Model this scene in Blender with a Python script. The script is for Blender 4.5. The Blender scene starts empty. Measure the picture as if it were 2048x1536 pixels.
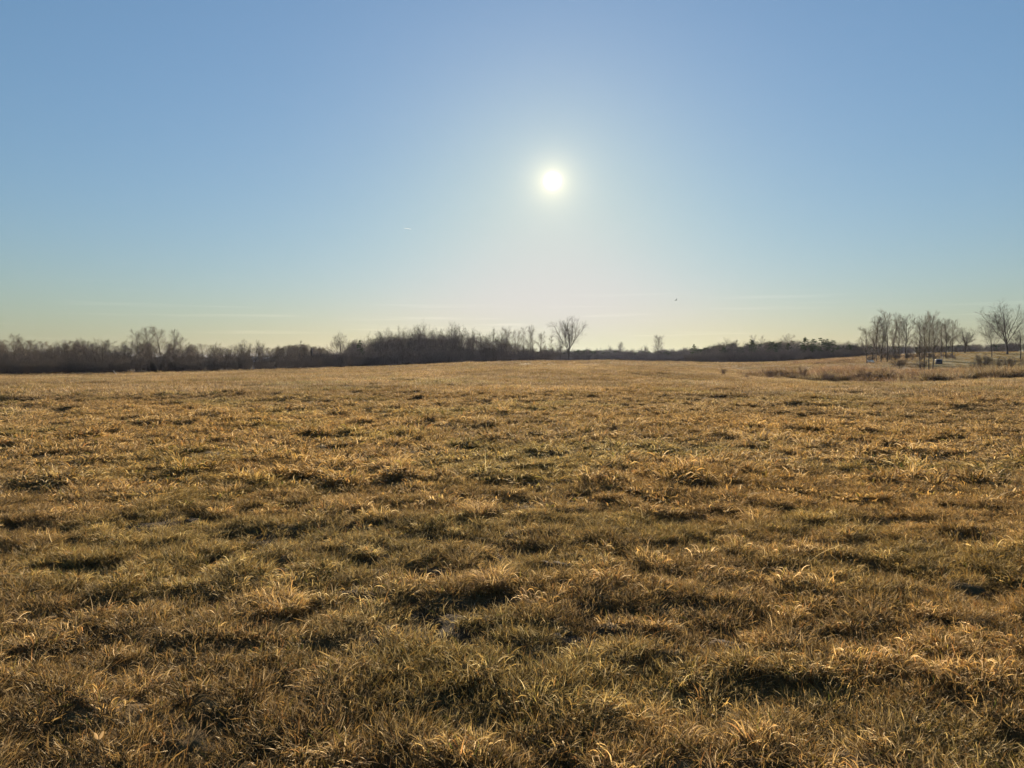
import bpy, math, random
import numpy as np
from mathutils import Vector, Euler

R = math.radians
scene = bpy.context.scene
COL = scene.collection

# ------------------------------------------------------------------ camera
F_PX, CX, CY, HORIZON = 1420.0, 1024.0, 768.0, 715.0      # photograph geometry (2048 x 1536)
EYE = 1.60
PITCH = math.atan((CY - HORIZON) / F_PX)
cam_data = bpy.data.cameras.new('camera')
cam_data.sensor_width = 36.0
cam_data.lens = 36.0 * F_PX / 2048.0
cam_data.clip_start = 0.05
cam_data.clip_end = 30000.0
cam = bpy.data.objects.new('camera', cam_data)
COL.objects.link(cam)
cam.location = (0, 0, EYE)
cam.rotation_euler = (R(90) - PITCH, 0, 0)
scene.camera = cam

def ray(px, py):
    u, v = (px - CX) / F_PX, (CY - py) / F_PX
    return Vector((u, math.cos(PITCH) + v * math.sin(PITCH), -math.sin(PITCH) + v * math.cos(PITCH)))

def at(px, py, Y):
    d = ray(px, py)
    s = Y / d.y
    return Vector((d.x * s, Y, EYE + d.z * s))

# ------------------------------------------------------------------ sun, sky, exposure
SUN_DIR = ray(1105, 362).normalized()
SUN_EL = math.asin(SUN_DIR.z)
SUN_AZ = math.atan2(SUN_DIR.x, SUN_DIR.y)

sun_data = bpy.data.lights.new('sun', 'SUN')
sun_data.energy = 5.0
sun_data.angle = R(0.55)
sun_data.color = (1.0, 0.82, 0.59)
sun = bpy.data.objects.new('sun', sun_data)
COL.objects.link(sun)
sun.rotation_euler = SUN_DIR.to_track_quat('Z', 'Y').to_euler()
sun.location = (0, 0, 40)

world = bpy.data.worlds.new('World')
scene.world = world
world.use_nodes = True
wn, wl = world.node_tree.nodes, world.node_tree.links
wn.clear()

def wnode(t, **kw):
    n = wn.new(t)
    for k, v in kw.items():
        setattr(n, k, v)
    return n

def wmath(op, a, b=None, c=None, clamp=False):
    n = wn.new('ShaderNodeMath'); n.operation = op; n.use_clamp = clamp
    for i, q in enumerate((a, b, c)):
        if q is None: continue
        if isinstance(q, (int, float)): n.inputs[i].default_value = q
        else: wl.new(q, n.inputs[i])
    return n.outputs[0]

EXPOSURE = 1.25
HAZE = 0.000058
SKY_STRENGTH = 0.10
sky = wnode('ShaderNodeTexSky', sky_type='NISHITA')
sky.sun_disc = False
sky.sun_elevation = SUN_EL
sky.sun_rotation = SUN_AZ
sky.altitude = 100
sky.air_density = 1.6
sky.dust_density = 0.3
sky.ozone_density = 3.0
bg = wnode('ShaderNodeBackground')
bg.inputs['Strength'].default_value = SKY_STRENGTH
# the whole sky through a soft film curve, channel by channel (a phone picture holds back the glare round the sun)
sp = wnode('ShaderNodeSeparateColor'); wl.new(sky.outputs[0], sp.inputs[0])
cb = wnode('ShaderNodeCombineColor')
for i, (gain, gam) in enumerate(((-.63, .743), (-.405, .698), (-.03, .80))):
    v = wmath('POWER', wmath('MULTIPLY', sp.outputs[i], SKY_STRENGTH), gam)
    v = wmath('SMOOTH_MIN', wmath('MULTIPLY', v, math.exp(gain)), (.73, .705, .675)[i], .22)
    wl.new(wmath('MULTIPLY', v, 1 / 2 ** EXPOSURE / SKY_STRENGTH), cb.inputs[i])
wl.new(cb.outputs[0], bg.inputs['Color'])
# the sun's own disc with its aureole, in world directions
tc = wnode('ShaderNodeTexCoord')
dot = wnode('ShaderNodeVectorMath', operation='DOT_PRODUCT')
nrm = wnode('ShaderNodeVectorMath', operation='NORMALIZE')
wl.new(tc.outputs['Generated'], nrm.inputs[0])
wl.new(nrm.outputs[0], dot.inputs[0])
dot.inputs[1].default_value = SUN_DIR
ang = wmath('MULTIPLY', wmath('ARCCOSINE', wmath('MINIMUM', dot.outputs['Value'], 0.9999999)), 180 / math.pi)
disc = wmath('MULTIPLY', wmath('EXPONENT', wmath('MULTIPLY', wmath('POWER', wmath('DIVIDE', ang, .335), 2.0), -1.0)), 6.0)
aur = wmath('ADD', wmath('MULTIPLY', wmath('EXPONENT', wmath('DIVIDE', ang, -.9)), 0.9 / 2 ** EXPOSURE), wmath('MULTIPLY', wmath('EXPONENT', wmath('DIVIDE', ang, -3.2)), 0.16 / 2 ** EXPOSURE))
bgd = wnode('ShaderNodeBackground'); bgd.inputs['Color'].default_value = (1.0, 0.93, 0.74, 1)
wl.new(disc, bgd.inputs['Strength'])
bga = wnode('ShaderNodeBackground'); bga.inputs['Color'].default_value = (1.0, 0.78, 0.38, 1)
wl.new(aur, bga.inputs['Strength'])
# thin cirrus streaks low round the whole horizon
mpw = wnode('ShaderNodeMapping'); mpw.inputs['Scale'].default_value = (2.2, 2.2, 95.0); mpw.inputs['Rotation'].default_value = (0.0, R(1.2), 0.0)
wl.new(nrm.outputs[0], mpw.inputs[0])
cn = wnode('ShaderNodeTexNoise'); cn.inputs['Scale'].default_value = 1.6; cn.inputs['Detail'].default_value = 5; cn.inputs['Roughness'].default_value = .55
wl.new(mpw.outputs[0], cn.inputs['Vector'])
sx_ = wnode('ShaderNodeSeparateXYZ'); wl.new(nrm.outputs[0], sx_.inputs[0])
def wstep(v, a, b):
    q = wn.new('ShaderNodeMapRange'); q.interpolation_type = 'SMOOTHSTEP'
    q.inputs['From Min'].default_value = a; q.inputs['From Max'].default_value = b
    wl.new(v, q.inputs['Value']); return q.outputs['Result']
cir = wmath('MULTIPLY', wmath('MULTIPLY', wstep(cn.outputs['Fac'], .55, .78), wstep(sx_.outputs['Z'], .01, .03)), wmath('SUBTRACT', 1.0, wstep(sx_.outputs['Z'], .04, .11)))
bgc = wnode('ShaderNodeBackground'); bgc.inputs['Color'].default_value = (1.0, .86, .62, 1)
wl.new(wmath('MULTIPLY', cir, .11 / 2 ** EXPOSURE), bgc.inputs['Strength'])
a3 = wnode('ShaderNodeAddShader')
a1, a2 = wnode('ShaderNodeAddShader'), wnode('ShaderNodeAddShader')
wl.new(bg.outputs[0], a1.inputs[0]); wl.new(bgd.outputs[0], a1.inputs[1])
wl.new(a1.outputs[0], a2.inputs[0]); wl.new(bga.outputs[0], a2.inputs[1])
wo = wnode('ShaderNodeOutputWorld')
wl.new(a2.outputs[0], a3.inputs[0]); wl.new(bgc.outputs[0], a3.inputs[1])
wl.new(a3.outputs[0], wo.inputs['Surface'])

vs = scene.view_settings
vs.view_transform = 'Standard'
vs.look = 'None'
vs.exposure = EXPOSURE
vs.gamma = 1.0
vs.use_curve_mapping = False
scene.cycles.max_bounces = 3
scene.cycles.use_light_tree = False
scene.cycles.diffuse_bounces = 2
scene.cycles.transmission_bounces = 4
scene.cycles.volume_bounces = 0
scene.cycles.sample_clamp_indirect = 4.0

# ------------------------------------------------------------------ helpers
rng = np.random.default_rng(7)

def tag(o, label=None, cat=None, group=None, kind=None):
    if label: o['label'] = label
    if cat: o['category'] = cat
    if group: o['group'] = group
    if kind: o['kind'] = kind
    return o

def mesh_np(name, verts, faces, mat=None, smooth=False, colors=None):
    """verts (n,3); faces (m,k) of one k, or a list of such arrays"""
    me = bpy.data.meshes.new(name)
    verts = np.asarray(verts, dtype=np.float32)
    if not isinstance(faces, list): faces = [faces]
    faces = [np.asarray(f, dtype=np.int32) for f in faces if len(f)]
    me.vertices.add(len(verts))
    me.vertices.foreach_set('co', verts.ravel())
    loops = np.concatenate([f.ravel() for f in faces])
    sizes = np.concatenate([np.full(len(f), f.shape[1], dtype=np.int32) for f in faces])
    starts = np.concatenate([[0], np.cumsum(sizes)[:-1]]).astype(np.int32)
    me.loops.add(len(loops)); me.loops.foreach_set('vertex_index', loops)
    me.polygons.add(len(sizes))
    me.polygons.foreach_set('loop_start', starts)
    me.polygons.foreach_set('loop_total', sizes)
    if smooth:
        me.polygons.foreach_set('use_smooth', np.ones(len(sizes), dtype=bool))
    if colors is not None:
        a = me.attributes.new('bcol', 'FLOAT_COLOR', 'POINT')
        c = np.ones((len(verts), 4), dtype=np.float32); c[:, :3] = colors
        a.data.foreach_set('color', c.ravel())
    me.update(calc_edges=True)
    if mat: me.materials.append(mat)
    return me

def obj(name, me, parent=None, loc=None):
    o = bpy.data.objects.new(name, me)
    COL.objects.link(o)
    if parent is not None: o.parent = parent
    if loc is not None: o.location = loc
    return o

def h2(ix, iy, seed):
    n = (ix.astype(np.int64) * 374761393 + iy.astype(np.int64) * 668265263 + seed * 1442695041) & 0xFFFFFFFF
    n = ((n ^ (n >> 13)) * 1274126177) & 0xFFFFFFFF
    n = ((n ^ (n >> 16)) * 2246822519) & 0xFFFFFFFF
    return ((n ^ (n >> 15)) & 0xFFFFFF) / float(0xFFFFFF)

def vnoise(x, y, seed=0):
    x = np.asarray(x, dtype=np.float64); y = np.asarray(y, dtype=np.float64)
    ix, iy = np.floor(x), np.floor(y)
    fx, fy = x - ix, y - iy
    fx = fx * fx * fx * (fx * (fx * 6 - 15) + 10); fy = fy * fy * fy * (fy * (fy * 6 - 15) + 10)
    ix = ix.astype(np.int64); iy = iy.astype(np.int64)
    a = h2(ix, iy, seed); b = h2(ix + 1, iy, seed); c = h2(ix, iy + 1, seed); d = h2(ix + 1, iy + 1, seed)
    return (a * (1 - fx) + b * fx) * (1 - fy) + (c * (1 - fx) + d * fx) * fy

def fbm(x, y, seed=0, octv=3):
    s, amp, tot = 0.0, 1.0, 0.0
    c, sn = math.cos(0.6), math.sin(0.6)
    for i in range(octv):
        s = s + amp * vnoise(x, y, seed + 17 * i)
        tot += amp; amp *= 0.5
        x, y = (x * c - y * sn) * 2.03, (x * sn + y * c) * 2.03
    return s / tot

def sstep(a, b, v):
    q = np.clip((v - a) / (b - a), 0, 1)
    return q * q * (3 - 2 * q)

# ------------------------------------------------------------------ terrain
def zpy(py, Y):                       # height of ground that is seen at that row at that depth
    return EYE - (py - HORIZON) / F_PX * Y

PROFILE = {   # column of the photograph -> depth, height
    -500: [(1, 0), (45, -.15), (90, zpy(756, 90)), (120, -1.5), (160, -2.4), (400, -3), (3000, -4)],
    0:    [(1, 0), (45, -.12), (90, zpy(755.5, 90)), (120, -1.3), (160, -2.2), (400, -3), (3000, -4)],
    200:  [(1, 0), (45, -.10), (92, zpy(752.5, 92)), (120, -1.1), (160, -2.0), (400, -3), (3000, -4)],
    400:  [(1, 0), (45, -.06), (97, zpy(746, 97)), (125, -.9), (165, -1.9), (400, -3), (3000, -4)],
    600:  [(1, 0), (45, -.02), (105, zpy(740, 105)), (135, -.5), (175, -1.6), (400, -3), (3000, -4)],
    780:  [(1, 0), (45, .03), (110, zpy(734.5, 110)), (140, -.2), (185, -1.4), (400, -3), (3000, -4)],
    900:  [(1, 0), (45, .08), (115, zpy(727, 115)), (145, .2), (190, -1.0), (400, -3), (3000, -4)],
    1000: [(1, 0), (45, .12), (120, zpy(723.5, 120)), (150, .5), (200, -.6), (400, -3), (3000, -4)],
    1150: [(1, 0), (45, .12), (125, zpy(721.2, 125)), (155, .8), (200, 0), (400, -3), (3000, -4)],
    1280: [(1, 0), (45, .06), (128, zpy(721.8, 128)), (155, .6), (200, -.3), (400, -3), (3000, -4)],
    1370: [(1, 0), (45, .0), (132, zpy(724.5, 132)), (160, .3), (200, -.6), (400, -3), (3000, -4)],
    1470: [(1, 0), (40, -.05), (62, -.25), (85, -.1), (140, zpy(726.3, 140)), (170, -.1), (210, -1), (400, -2), (3000, -4)],
    1580: [(1, 0), (40, -.08), (62, -.55), (80, -.25), (145, zpy(723, 145)), (175, .2), (210, -.6), (400, -1), (3000, -4)],
    1700: [(1, 0), (40, -.10), (62, -.62), (80, -.30), (150, zpy(714.5, 150)), (180, 1.3), (210, .9), (400, 1), (3000, -2)],
    1850: [(1, 0), (40, -.08), (62, -.55), (86, -.25), (110, .9), (140, zpy(711, 140)), (190, zpy(705, 190)), (220, 2.9), (400, 2.5), (3000, 0)],
    1960: [(1, 0), (40, -.04), (62, -.25), (90, .35), (130, zpy(716, 130)), (190, zpy(703, 190)), (220, 3.2), (400, 2.5), (3000, 0)],
    2060: [(1, 0), (40, 0), (62, -.1), (90, .45), (130, zpy(716, 130)), (190, zpy(703, 190)), (220, 3.2), (400, 2.5), (3000, 0)],
    2550: [(1, 0), (40, 0), (62, 0), (90, .5), (130, 1.5), (190, 3.2), (220, 3.2), (400, 2.5), (3000, 0)],
}
_pt = np.array([(k - CX) / F_PX for k in PROFILE])
_ly = np.linspace(0, math.log(3000), 321)
_Y = np.exp(_ly)
_tab = np.array([np.interp(_Y, [q[0] for q in v], [q[1] for q in v]) for v in PROFILE.values()])
_tt = np.linspace(_pt[0], _pt[-1], 241)
TAB = np.array([np.interp(_tt, _pt, _tab[:, j]) for j in range(len(_Y))]).T        # (t, y)
def _blur(A, axis, s):
    k = np.exp(-0.5 * (np.arange(-3 * s, 3 * s + 1) / s) ** 2); k /= k.sum()
    pad = [(0, 0), (0, 0)]; pad[axis] = (3 * s, 3 * s)
    B = np.pad(A, pad, mode='edge')
    return np.apply_along_axis(lambda r: np.convolve(r, k, 'valid'), axis, B)
TAB = _blur(_blur(TAB, 0, 4), 1, 2)

def base_h(x, y):
    Y = np.maximum(y, 1.0)
    t = np.clip(x / Y, _tt[0], _tt[-1] - 1e-6)
    fi = (t - _tt[0]) / (_tt[1] - _tt[0])
    fj = np.clip(np.log(Y) / (_ly[1] - _ly[0]), 0, len(_ly) - 1.001)
    i = np.clip(fi.astype(int), 0, len(_tt) - 2); j = np.clip(fj.astype(int), 0, len(_ly) - 2)
    a, b = fi - i, fj - j
    z = (TAB[i, j] * (1 - a) + TAB[i + 1, j] * a) * (1 - b) + (TAB[i, j + 1] * (1 - a) + TAB[i + 1, j + 1] * a) * b
    side = np.clip((np.abs(x) - 60) / 200, 0, 1) * np.clip(1 - y / 60, 0, 1)        # flat beside and behind the camera
    return z * (1 - side)

def lawn_mask(x, y):
    t = x / np.maximum(y, 1)
    return sstep(0.545, 0.585, t) * sstep(84, 96, y + 5 * (vnoise(x / 9, y / 9, 5) - .5))

def marsh_mask(x, y):
    t = x / np.maximum(y, 1)
    wob = 3.0 * (fbm(x / 7, y / 7, 8) - .5)
    near = 60 + 9 * np.clip((0.52 - t) / 0.2, 0, 1) - 6 * sstep(.45, .62, t)
    far = 76 + 3 * np.sin(t * 21) + 6 * sstep(.3, .5, t) - 12 * sstep(.60, .68, t)
    return sstep(0, 2.5, y + wob - near) * sstep(0, 6, far - y + wob * 2) * sstep(.29, .40, t) * sstep(.76, .70, t)

def relief(x, y):
    d = np.hypot(x, y)
    wx = x + .20 * (vnoise(x / .5, y / .5, 31) - .5); wy = y + .20 * (vnoise(x / .5, y / .5, 32) - .5)
    big = (fbm(x / 6, y / 6, 1, 2) - .5) * .12
    hum = (sstep(.36, .66, fbm(wx / .58, wy / .40, 2, 3)) - .5) * .027 + (sstep(.34, .66, fbm(wx / .21, wy / .17, 4, 2)) - .5) * .056
    fine = (fbm(wx / .09, wy / .08, 3, 2) - .5) * .034
    k = 1 - .75 * lawn_mask(x, y)
    wide = (sstep(.40, .66, fbm(x / 1.5, y / 1.5, 6, 3)) - .5) * .075 * sstep(9, 26, d) * (1 - .6 * sstep(90, 130, d))
    return k * (wide + big * np.clip(d / 8, 0, 1) + hum * (.75 + .25 * np.clip((d - 3) / 4, 0, 1)) + fine * np.clip(30 / np.maximum(d, 1), 0.25, 1))

def H(x, y):
    x = np.asarray(x, dtype=np.float64); y = np.asarray(y, dtype=np.float64)
    return base_h(x, y) + relief(x, y)

def Hs(x, y):
    return float(H(np.array([x]), np.array([y]))[0])

# ------------------------------------------------------------------ materials
def new_mat(name):
    m = bpy.data.materials.new(name); m.use_nodes = True
    m.node_tree.nodes.clear()
    return m, m.node_tree.nodes, m.node_tree.links

def out(n, l, sh):
    o = n.new('ShaderNodeOutputMaterial'); l.new(sh, o.inputs['Surface'])

def ramp(n, stops):
    r = n.new('ShaderNodeValToRGB')
    e = r.color_ramp.elements
    while len(e) < len(stops): e.new(0.5)
    for q, (p, c) in zip(e, stops):
        q.position = p; q.color = (*c, 1)
    return r

def bark_mat(name, c0, c1, scale=6.0):
    m, n, l = new_mat(name)
    tcn = n.new('ShaderNodeTexCoord')
    mp = n.new('ShaderNodeMapping'); mp.inputs['Scale'].default_value = (scale, scale, scale * .25)
    l.new(tcn.outputs['Object'], mp.inputs[0])
    nz = n.new('ShaderNodeTexNoise'); nz.inputs['Scale'].default_value = 3; nz.inputs['Detail'].default_value = 4
    l.new(mp.outputs[0], nz.inputs['Vector'])
    r = ramp(n, [(.3, c0), (.7, c1)]); l.new(nz.outputs['Fac'], r.inputs[0])
    p = n.new('ShaderNodeBsdfPrincipled'); p.inputs['Roughness'].default_value = .9
    p.inputs['Specular IOR Level'].default_value = .15
    l.new(r.outputs[0], p.inputs['Base Color'])
    out(n, l, p.outputs[0])
    return m

BARK = bark_mat('bark_grey_brown', (.075, .060, .048), (.17, .14, .11))
BARK_WARM = bark_mat('bark_tan', (.14, .11, .08), (.26, .21, .15))
BARK_PALE = bark_mat('bark_birch', (.30, .28, .25), (.62, .59, .54))
BARK_DARK = bark_mat('bark_dark', (.045, .036, .030), (.10, .08, .065))
TWIG_RED = bark_mat('twig_russet', (.13, .085, .062), (.24, .165, .12))

def needle_mat():
    m, n, l = new_mat('needles')
    tcn = n.new('ShaderNodeTexCoord')
    nz = n.new('ShaderNodeTexNoise'); nz.inputs['Scale'].default_value = 9
    l.new(tcn.outputs['Object'], nz.inputs['Vector'])
    r = ramp(n, [(.3, (.028, .042, .020)), (.7, (.065, .085, .035))]); l.new(nz.outputs['Fac'], r.inputs[0])
    d = n.new('ShaderNodeBsdfDiffuse'); t = n.new('ShaderNodeBsdfTranslucent'); mx = n.new('ShaderNodeMixShader')
    mx.inputs[0].default_value = .25
    l.new(r.outputs[0], d.inputs[0]); l.new(r.outputs[0], t.inputs[0])
    l.new(d.outputs[0], mx.inputs[1]); l.new(t.outputs[0], mx.inputs[2])
    out(n, l, mx.outputs[0])
    return m
NEEDLE = needle_mat()

def blade_mat(name, tinted):
    m, n, l = new_mat(name)
    a = n.new('ShaderNodeAttribute'); a.attribute_name = 'bcol'
    col = a.outputs['Color']
    if tinted:
        b = n.new('ShaderNodeAttribute'); b.attribute_type = 'INSTANCER'; b.attribute_name = 'tint'
        mul = n.new('ShaderNodeMix'); mul.data_type = 'RGBA'; mul.blend_type = 'MULTIPLY'
        mul.inputs['Factor'].default_value = 1.0
        l.new(col, mul.inputs[6]); l.new(b.outputs['Color'], mul.inputs[7])
        col = mul.outputs[2]
    d = n.new('ShaderNodeBsdfDiffuse'); t = n.new('ShaderNodeBsdfTranslucent'); mx = n.new('ShaderNodeMixShader')
    mx.inputs[0].default_value = .62
    l.new(col, d.inputs[0]); l.new(col, t.inputs[0])
    l.new(d.outputs[0], mx.inputs[1]); l.new(t.outputs[0], mx.inputs[2])
    g = n.new('ShaderNodeBsdfGlossy'); g.inputs['Roughness'].default_value = .5; g.inputs['Color'].default_value = (.9, .78, .58, 1)
    fr = n.new('ShaderNodeFresnel'); fr.inputs['IOR'].default_value = 1.38
    sc = n.new('ShaderNodeMath'); sc.operation = 'MULTIPLY'; sc.inputs[1].default_value = .04
    l.new(fr.outputs[0], sc.inputs[0])
    m2 = n.new('ShaderNodeMixShader')
    l.new(sc.outputs[0], m2.inputs[0]); l.new(mx.outputs[0], m2.inputs[1]); l.new(g.outputs[0], m2.inputs[2])
    out(n, l, m2.outputs[0])
    return m
BLADE = blade_mat('grass_blade', True)
BLADE_PLAIN = blade_mat('grass_blade_plain', False)

def ground_mat():
    m, n, l = new_mat('field_ground')
    tcn = n.new('ShaderNodeTexCoord')
    def noise(scale, det=4, rough=.6):
        q = n.new('ShaderNodeTexNoise'); q.inputs['Scale'].default_value = scale
        q.inputs['Detail'].default_value = det; q.inputs['Roughness'].default_value = rough
        l.new(tcn.outputs['Object'], q.inputs['Vector']); return q.outputs['Fac']
    thatch = ramp(n, [(.25, (.045, .032, .020)), (.5, (.13, .090, .045)), (.75, (.27, .19, .095))])
    l.new(noise(34, 5, .75), thatch.inputs[0])
    broad = ramp(n, [(.35, (.75, .75, .7)), (.65, (1.15, 1.1, 1.0))]); l.new(noise(.35, 4), broad.inputs[0])
    mul = n.new('ShaderNodeMix'); mul.data_type = 'RGBA'; mul.blend_type = 'MULTIPLY'; mul.inputs['Factor'].default_value = 1
    l.new(thatch.outputs[0], mul.inputs[6]); l.new(broad.outputs[0], mul.inputs[7])
    lawn = ramp(n, [(.3, (.085, .085, .028)), (.7, (.17, .14, .055))]); l.new(noise(.6, 6), lawn.inputs[0])
    at_ = n.new('ShaderNodeAttribute'); at_.attribute_name = 'lawn'
    m1 = n.new('ShaderNodeMix'); m1.data_type = 'RGBA'
    l.new(at_.outputs['Fac'], m1.inputs['Factor']); l.new(mul.outputs[2], m1.inputs[6]); l.new(lawn.outputs[0], m1.inputs[7])
    soil = ramp(n, [(.3, (.022, .016, .011)), (.7, (.055, .040, .027))]); l.new(noise(20, 5), soil.inputs[0])
    bs = n.new('ShaderNodeAttribute'); bs.attribute_name = 'bare'
    m2 = n.new('ShaderNodeMix'); m2.data_type = 'RGBA'
    l.new(bs.outputs['Fac'], m2.inputs['Factor']); l.new(m1.outputs[2], m2.inputs[6]); l.new(soil.outputs[0], m2.inputs[7])
    p = n.new('ShaderNodeBsdfPrincipled'); p.inputs['Roughness'].default_value = .95
    p.inputs['Specular IOR Level'].default_value = .1
    l.new(m2.outputs[2], p.inputs['Base Color'])
    bp = n.new('ShaderNodeBump'); bp.inputs['Strength'].default_value = .8; bp.inputs['Distance'].default_value = .03
    l.new(noise(28, 6, .7), bp.inputs['Height']); l.new(bp.outputs[0], p.inputs['Normal'])
    out(n, l, p.outputs[0])
    return m
GROUND = ground_mat()

def plain_mat(name, c, rough=.7, var=.15, scale=8):
    m, n, l = new_mat(name)
    tcn = n.new('ShaderNodeTexCoord')
    nz = n.new('ShaderNodeTexNoise'); nz.inputs['Scale'].default_value = scale; nz.inputs['Detail'].default_value = 4
    l.new(tcn.outputs['Object'], nz.inputs['Vector'])
    r = ramp(n, [(.3, tuple(q * (1 - var) for q in c)), (.7, tuple(min(1, q * (1 + var)) for q in c))])
    l.new(nz.outputs['Fac'], r.inputs[0])
    p = n.new('ShaderNodeBsdfPrincipled'); p.inputs['Roughness'].default_value = rough
    l.new(r.outputs[0], p.inputs['Base Color'])
    out(n, l, p.outputs[0])
    return m

# ------------------------------------------------------------------ ground mesh (polar sheet out to the horizon)
def bare_mask(x, y):
    wx = x + .20 * (vnoise(x / .5, y / .5, 31) - .5); wy = y + .20 * (vnoise(x / .5, y / .5, 32) - .5)
    low = sstep(.42, .34, fbm(wx / .58, wy / .40, 2, 3)) * .8 + .6 * sstep(.38, .30, fbm(wx / .21, wy / .17, 4, 2))
    return np.clip(low, 0, 1) * sstep(.45, .60, fbm(x / 2.1, y / 1.6, 44, 2))

def build_ground():
    th = np.concatenate([np.arange(-180, -50, 5.0), np.arange(-50, 50.01, .25), np.arange(55, 180, 5.0)])
    r = np.concatenate([np.exp(np.arange(math.log(.4), math.log(13), .0125)),
                        np.exp(np.arange(math.log(13), math.log(230), .018)),
                        np.exp(np.linspace(math.log(230), math.log(5000), 36))])
    T, Rr = np.meshgrid(np.radians(th), r, indexing='ij')
    X, Y = np.sin(T) * Rr, np.cos(T) * Rr
    Z = H(X.ravel(), Y.ravel()).reshape(X.shape)
    nt, nr = X.shape
    v = np.stack([X, Y, Z], -1).reshape(-1, 3)
    idx = np.arange(nt * nr).reshape(nt, nr)
    nx = np.roll(idx, -1, axis=0)
    q = np.stack([idx[:, :-1], nx[:, :-1], nx[:, 1:], idx[:, 1:]], -1).reshape(-1, 4)[:, ::-1]
    c = len(v); v = np.vstack([v, [[0, 0, Hs(0, 0)]]])
    fan = np.stack([np.full(nt, c), nx[:, 0], idx[:, 0]], -1)
    me = mesh_np('ground', v, [q, fan], GROUND, smooth=True)
    a = me.attributes.new('lawn', 'FLOAT', 'POINT')
    a.data.foreach_set('value', lawn_mask(v[:, 0], v[:, 1]).astype(np.float32))
    a = me.attributes.new('bare', 'FLOAT', 'POINT')
    far = np.hypot(v[:, 0], v[:, 1])
    a.data.foreach_set('value', (bare_mask(v[:, 0], v[:, 1]) * np.clip(1.3 - far / 60, 0, 1)).astype(np.float32))
    o = obj('ground', me)
    tag(o, 'rolling field of dry winter grass', kind='structure')
build_ground()

# ------------------------------------------------------------------ grass blades
PAL = np.array([(.54, .37, .135), (.47, .285, .085), (.27, .19, .098), (.64, .475, .235), (.24, .185, .045), (.125, .145, .026), (.35, .18, .06)]) * np.array([1.0, 1.0, 1.10])

def blades(r, n, rad, lmin, lmax, wid, tilt0, bend, seg, probs, zjit=0.0, clumpdir=None, spreadpow=.5, var=(.5, 1.3)):
    a = r.uniform(0, 2 * math.pi, n)
    rr = rad * r.uniform(0, 1, n) ** spreadpow
    bx, by = np.cos(a) * rr, np.sin(a) * rr
    az = a + r.normal(0, .9, n) if clumpdir is None else clumpdir + r.normal(0, .8, n)
    L = r.uniform(lmin, lmax, n)
    t0 = r.uniform(*tilt0, n); bd = r.uniform(*bend, n)
    s = np.linspace(0, 1, seg + 1)
    tilt = t0[:, None] + bd[:, None] * s[None, :] ** 1.4
    curl = r.normal(0, .9, n)
    azs = az[:, None] + curl[:, None] * s[None, :]
    dl = (L / seg)[:, None]
    dx = np.sin(tilt) * np.cos(azs) * dl; dy = np.sin(tilt) * np.sin(azs) * dl; dz = np.cos(tilt) * dl
    x = bx[:, None] + np.concatenate([np.zeros((n, 1)), np.cumsum(dx[:, :-1], 1)], 1)
    y = by[:, None] + np.concatenate([np.zeros((n, 1)), np.cumsum(dy[:, :-1], 1)], 1)
    zbase = r.uniform(0, 1, n)[:, None] * zjit
    z = zbase + np.concatenate([np.zeros((n, 1)), np.cumsum(dz[:, :-1], 1)], 1)
    lift = r.uniform(.002, .02, n)[:, None] * s[None, :]
    z = np.maximum(z, zbase + lift) - .012 * (1 - s[None, :]) ** 3
    w = (wid * r.uniform(.6, 1.4, n))[:, None] * np.where(s < .55, 1, 1 - .85 * (s - .55) / .45)[None, :] * .5
    tw = r.uniform(-1.2, 1.2, n)[:, None] + s[None, :] * r.normal(0, .8, n)[:, None]
    sx, sy = -np.sin(azs), np.cos(azs)
    wx, wy, wz = sx * np.cos(tw), sy * np.cos(tw), np.sin(tw)
    Lf = np.stack([x - wx * w, y - wy * w, z - wz * w], -1); Rt = np.stack([x + wx * w, y + wy * w, z + wz * w], -1)
    V = np.stack([Lf, Rt], 2)                                   # n, seg+1, 2, 3
    base = (np.arange(n) * (seg + 1) * 2)[:, None] + (np.arange(seg) * 2)[None, :]
    Fq = np.stack([base, base + 1, base + 3, base + 2], -1).reshape(-1, 4)
    ci = r.choice(len(PAL), n, p=np.array(probs) / sum(probs))
    c = PAL[ci] * r.uniform(*var, (n, 1))
    C = np.broadcast_to(c[:, None, None, :], V.shape)
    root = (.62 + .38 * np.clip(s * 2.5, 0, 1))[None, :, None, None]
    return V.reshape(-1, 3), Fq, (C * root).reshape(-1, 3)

def merge(parts):
    vs_, fs_, cs_, o_ = [], [], [], 0
    for v, f, c in parts:
        vs_.append(v); fs_.append(f + o_); cs_.append(c); o_ += len(v)
    return np.vstack(vs_), np.vstack(fs_), np.vstack(cs_)

DRY = (5, 4.5, 2.5, 2.0, .6, .1, 1.2)
GREY = (4, 2, 5, 2.5, .5, .1, .6)
GRN = (2.8, 2.0, .6, .5, 3.4, 1.7, .3)
protos = bpy.data.collections.new('grass_prototypes')
PIDX = {}
_n = 0
def add_proto(kind, v, f, c):
    global _n
    me = mesh_np('grass_tuft', v, f, BLADE, colors=c)
    o = bpy.data.objects.new('tuft_%03d' % _n, me)
    protos.objects.link(o)
    PIDX.setdefault(kind, []).append(_n); _n += 1

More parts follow.
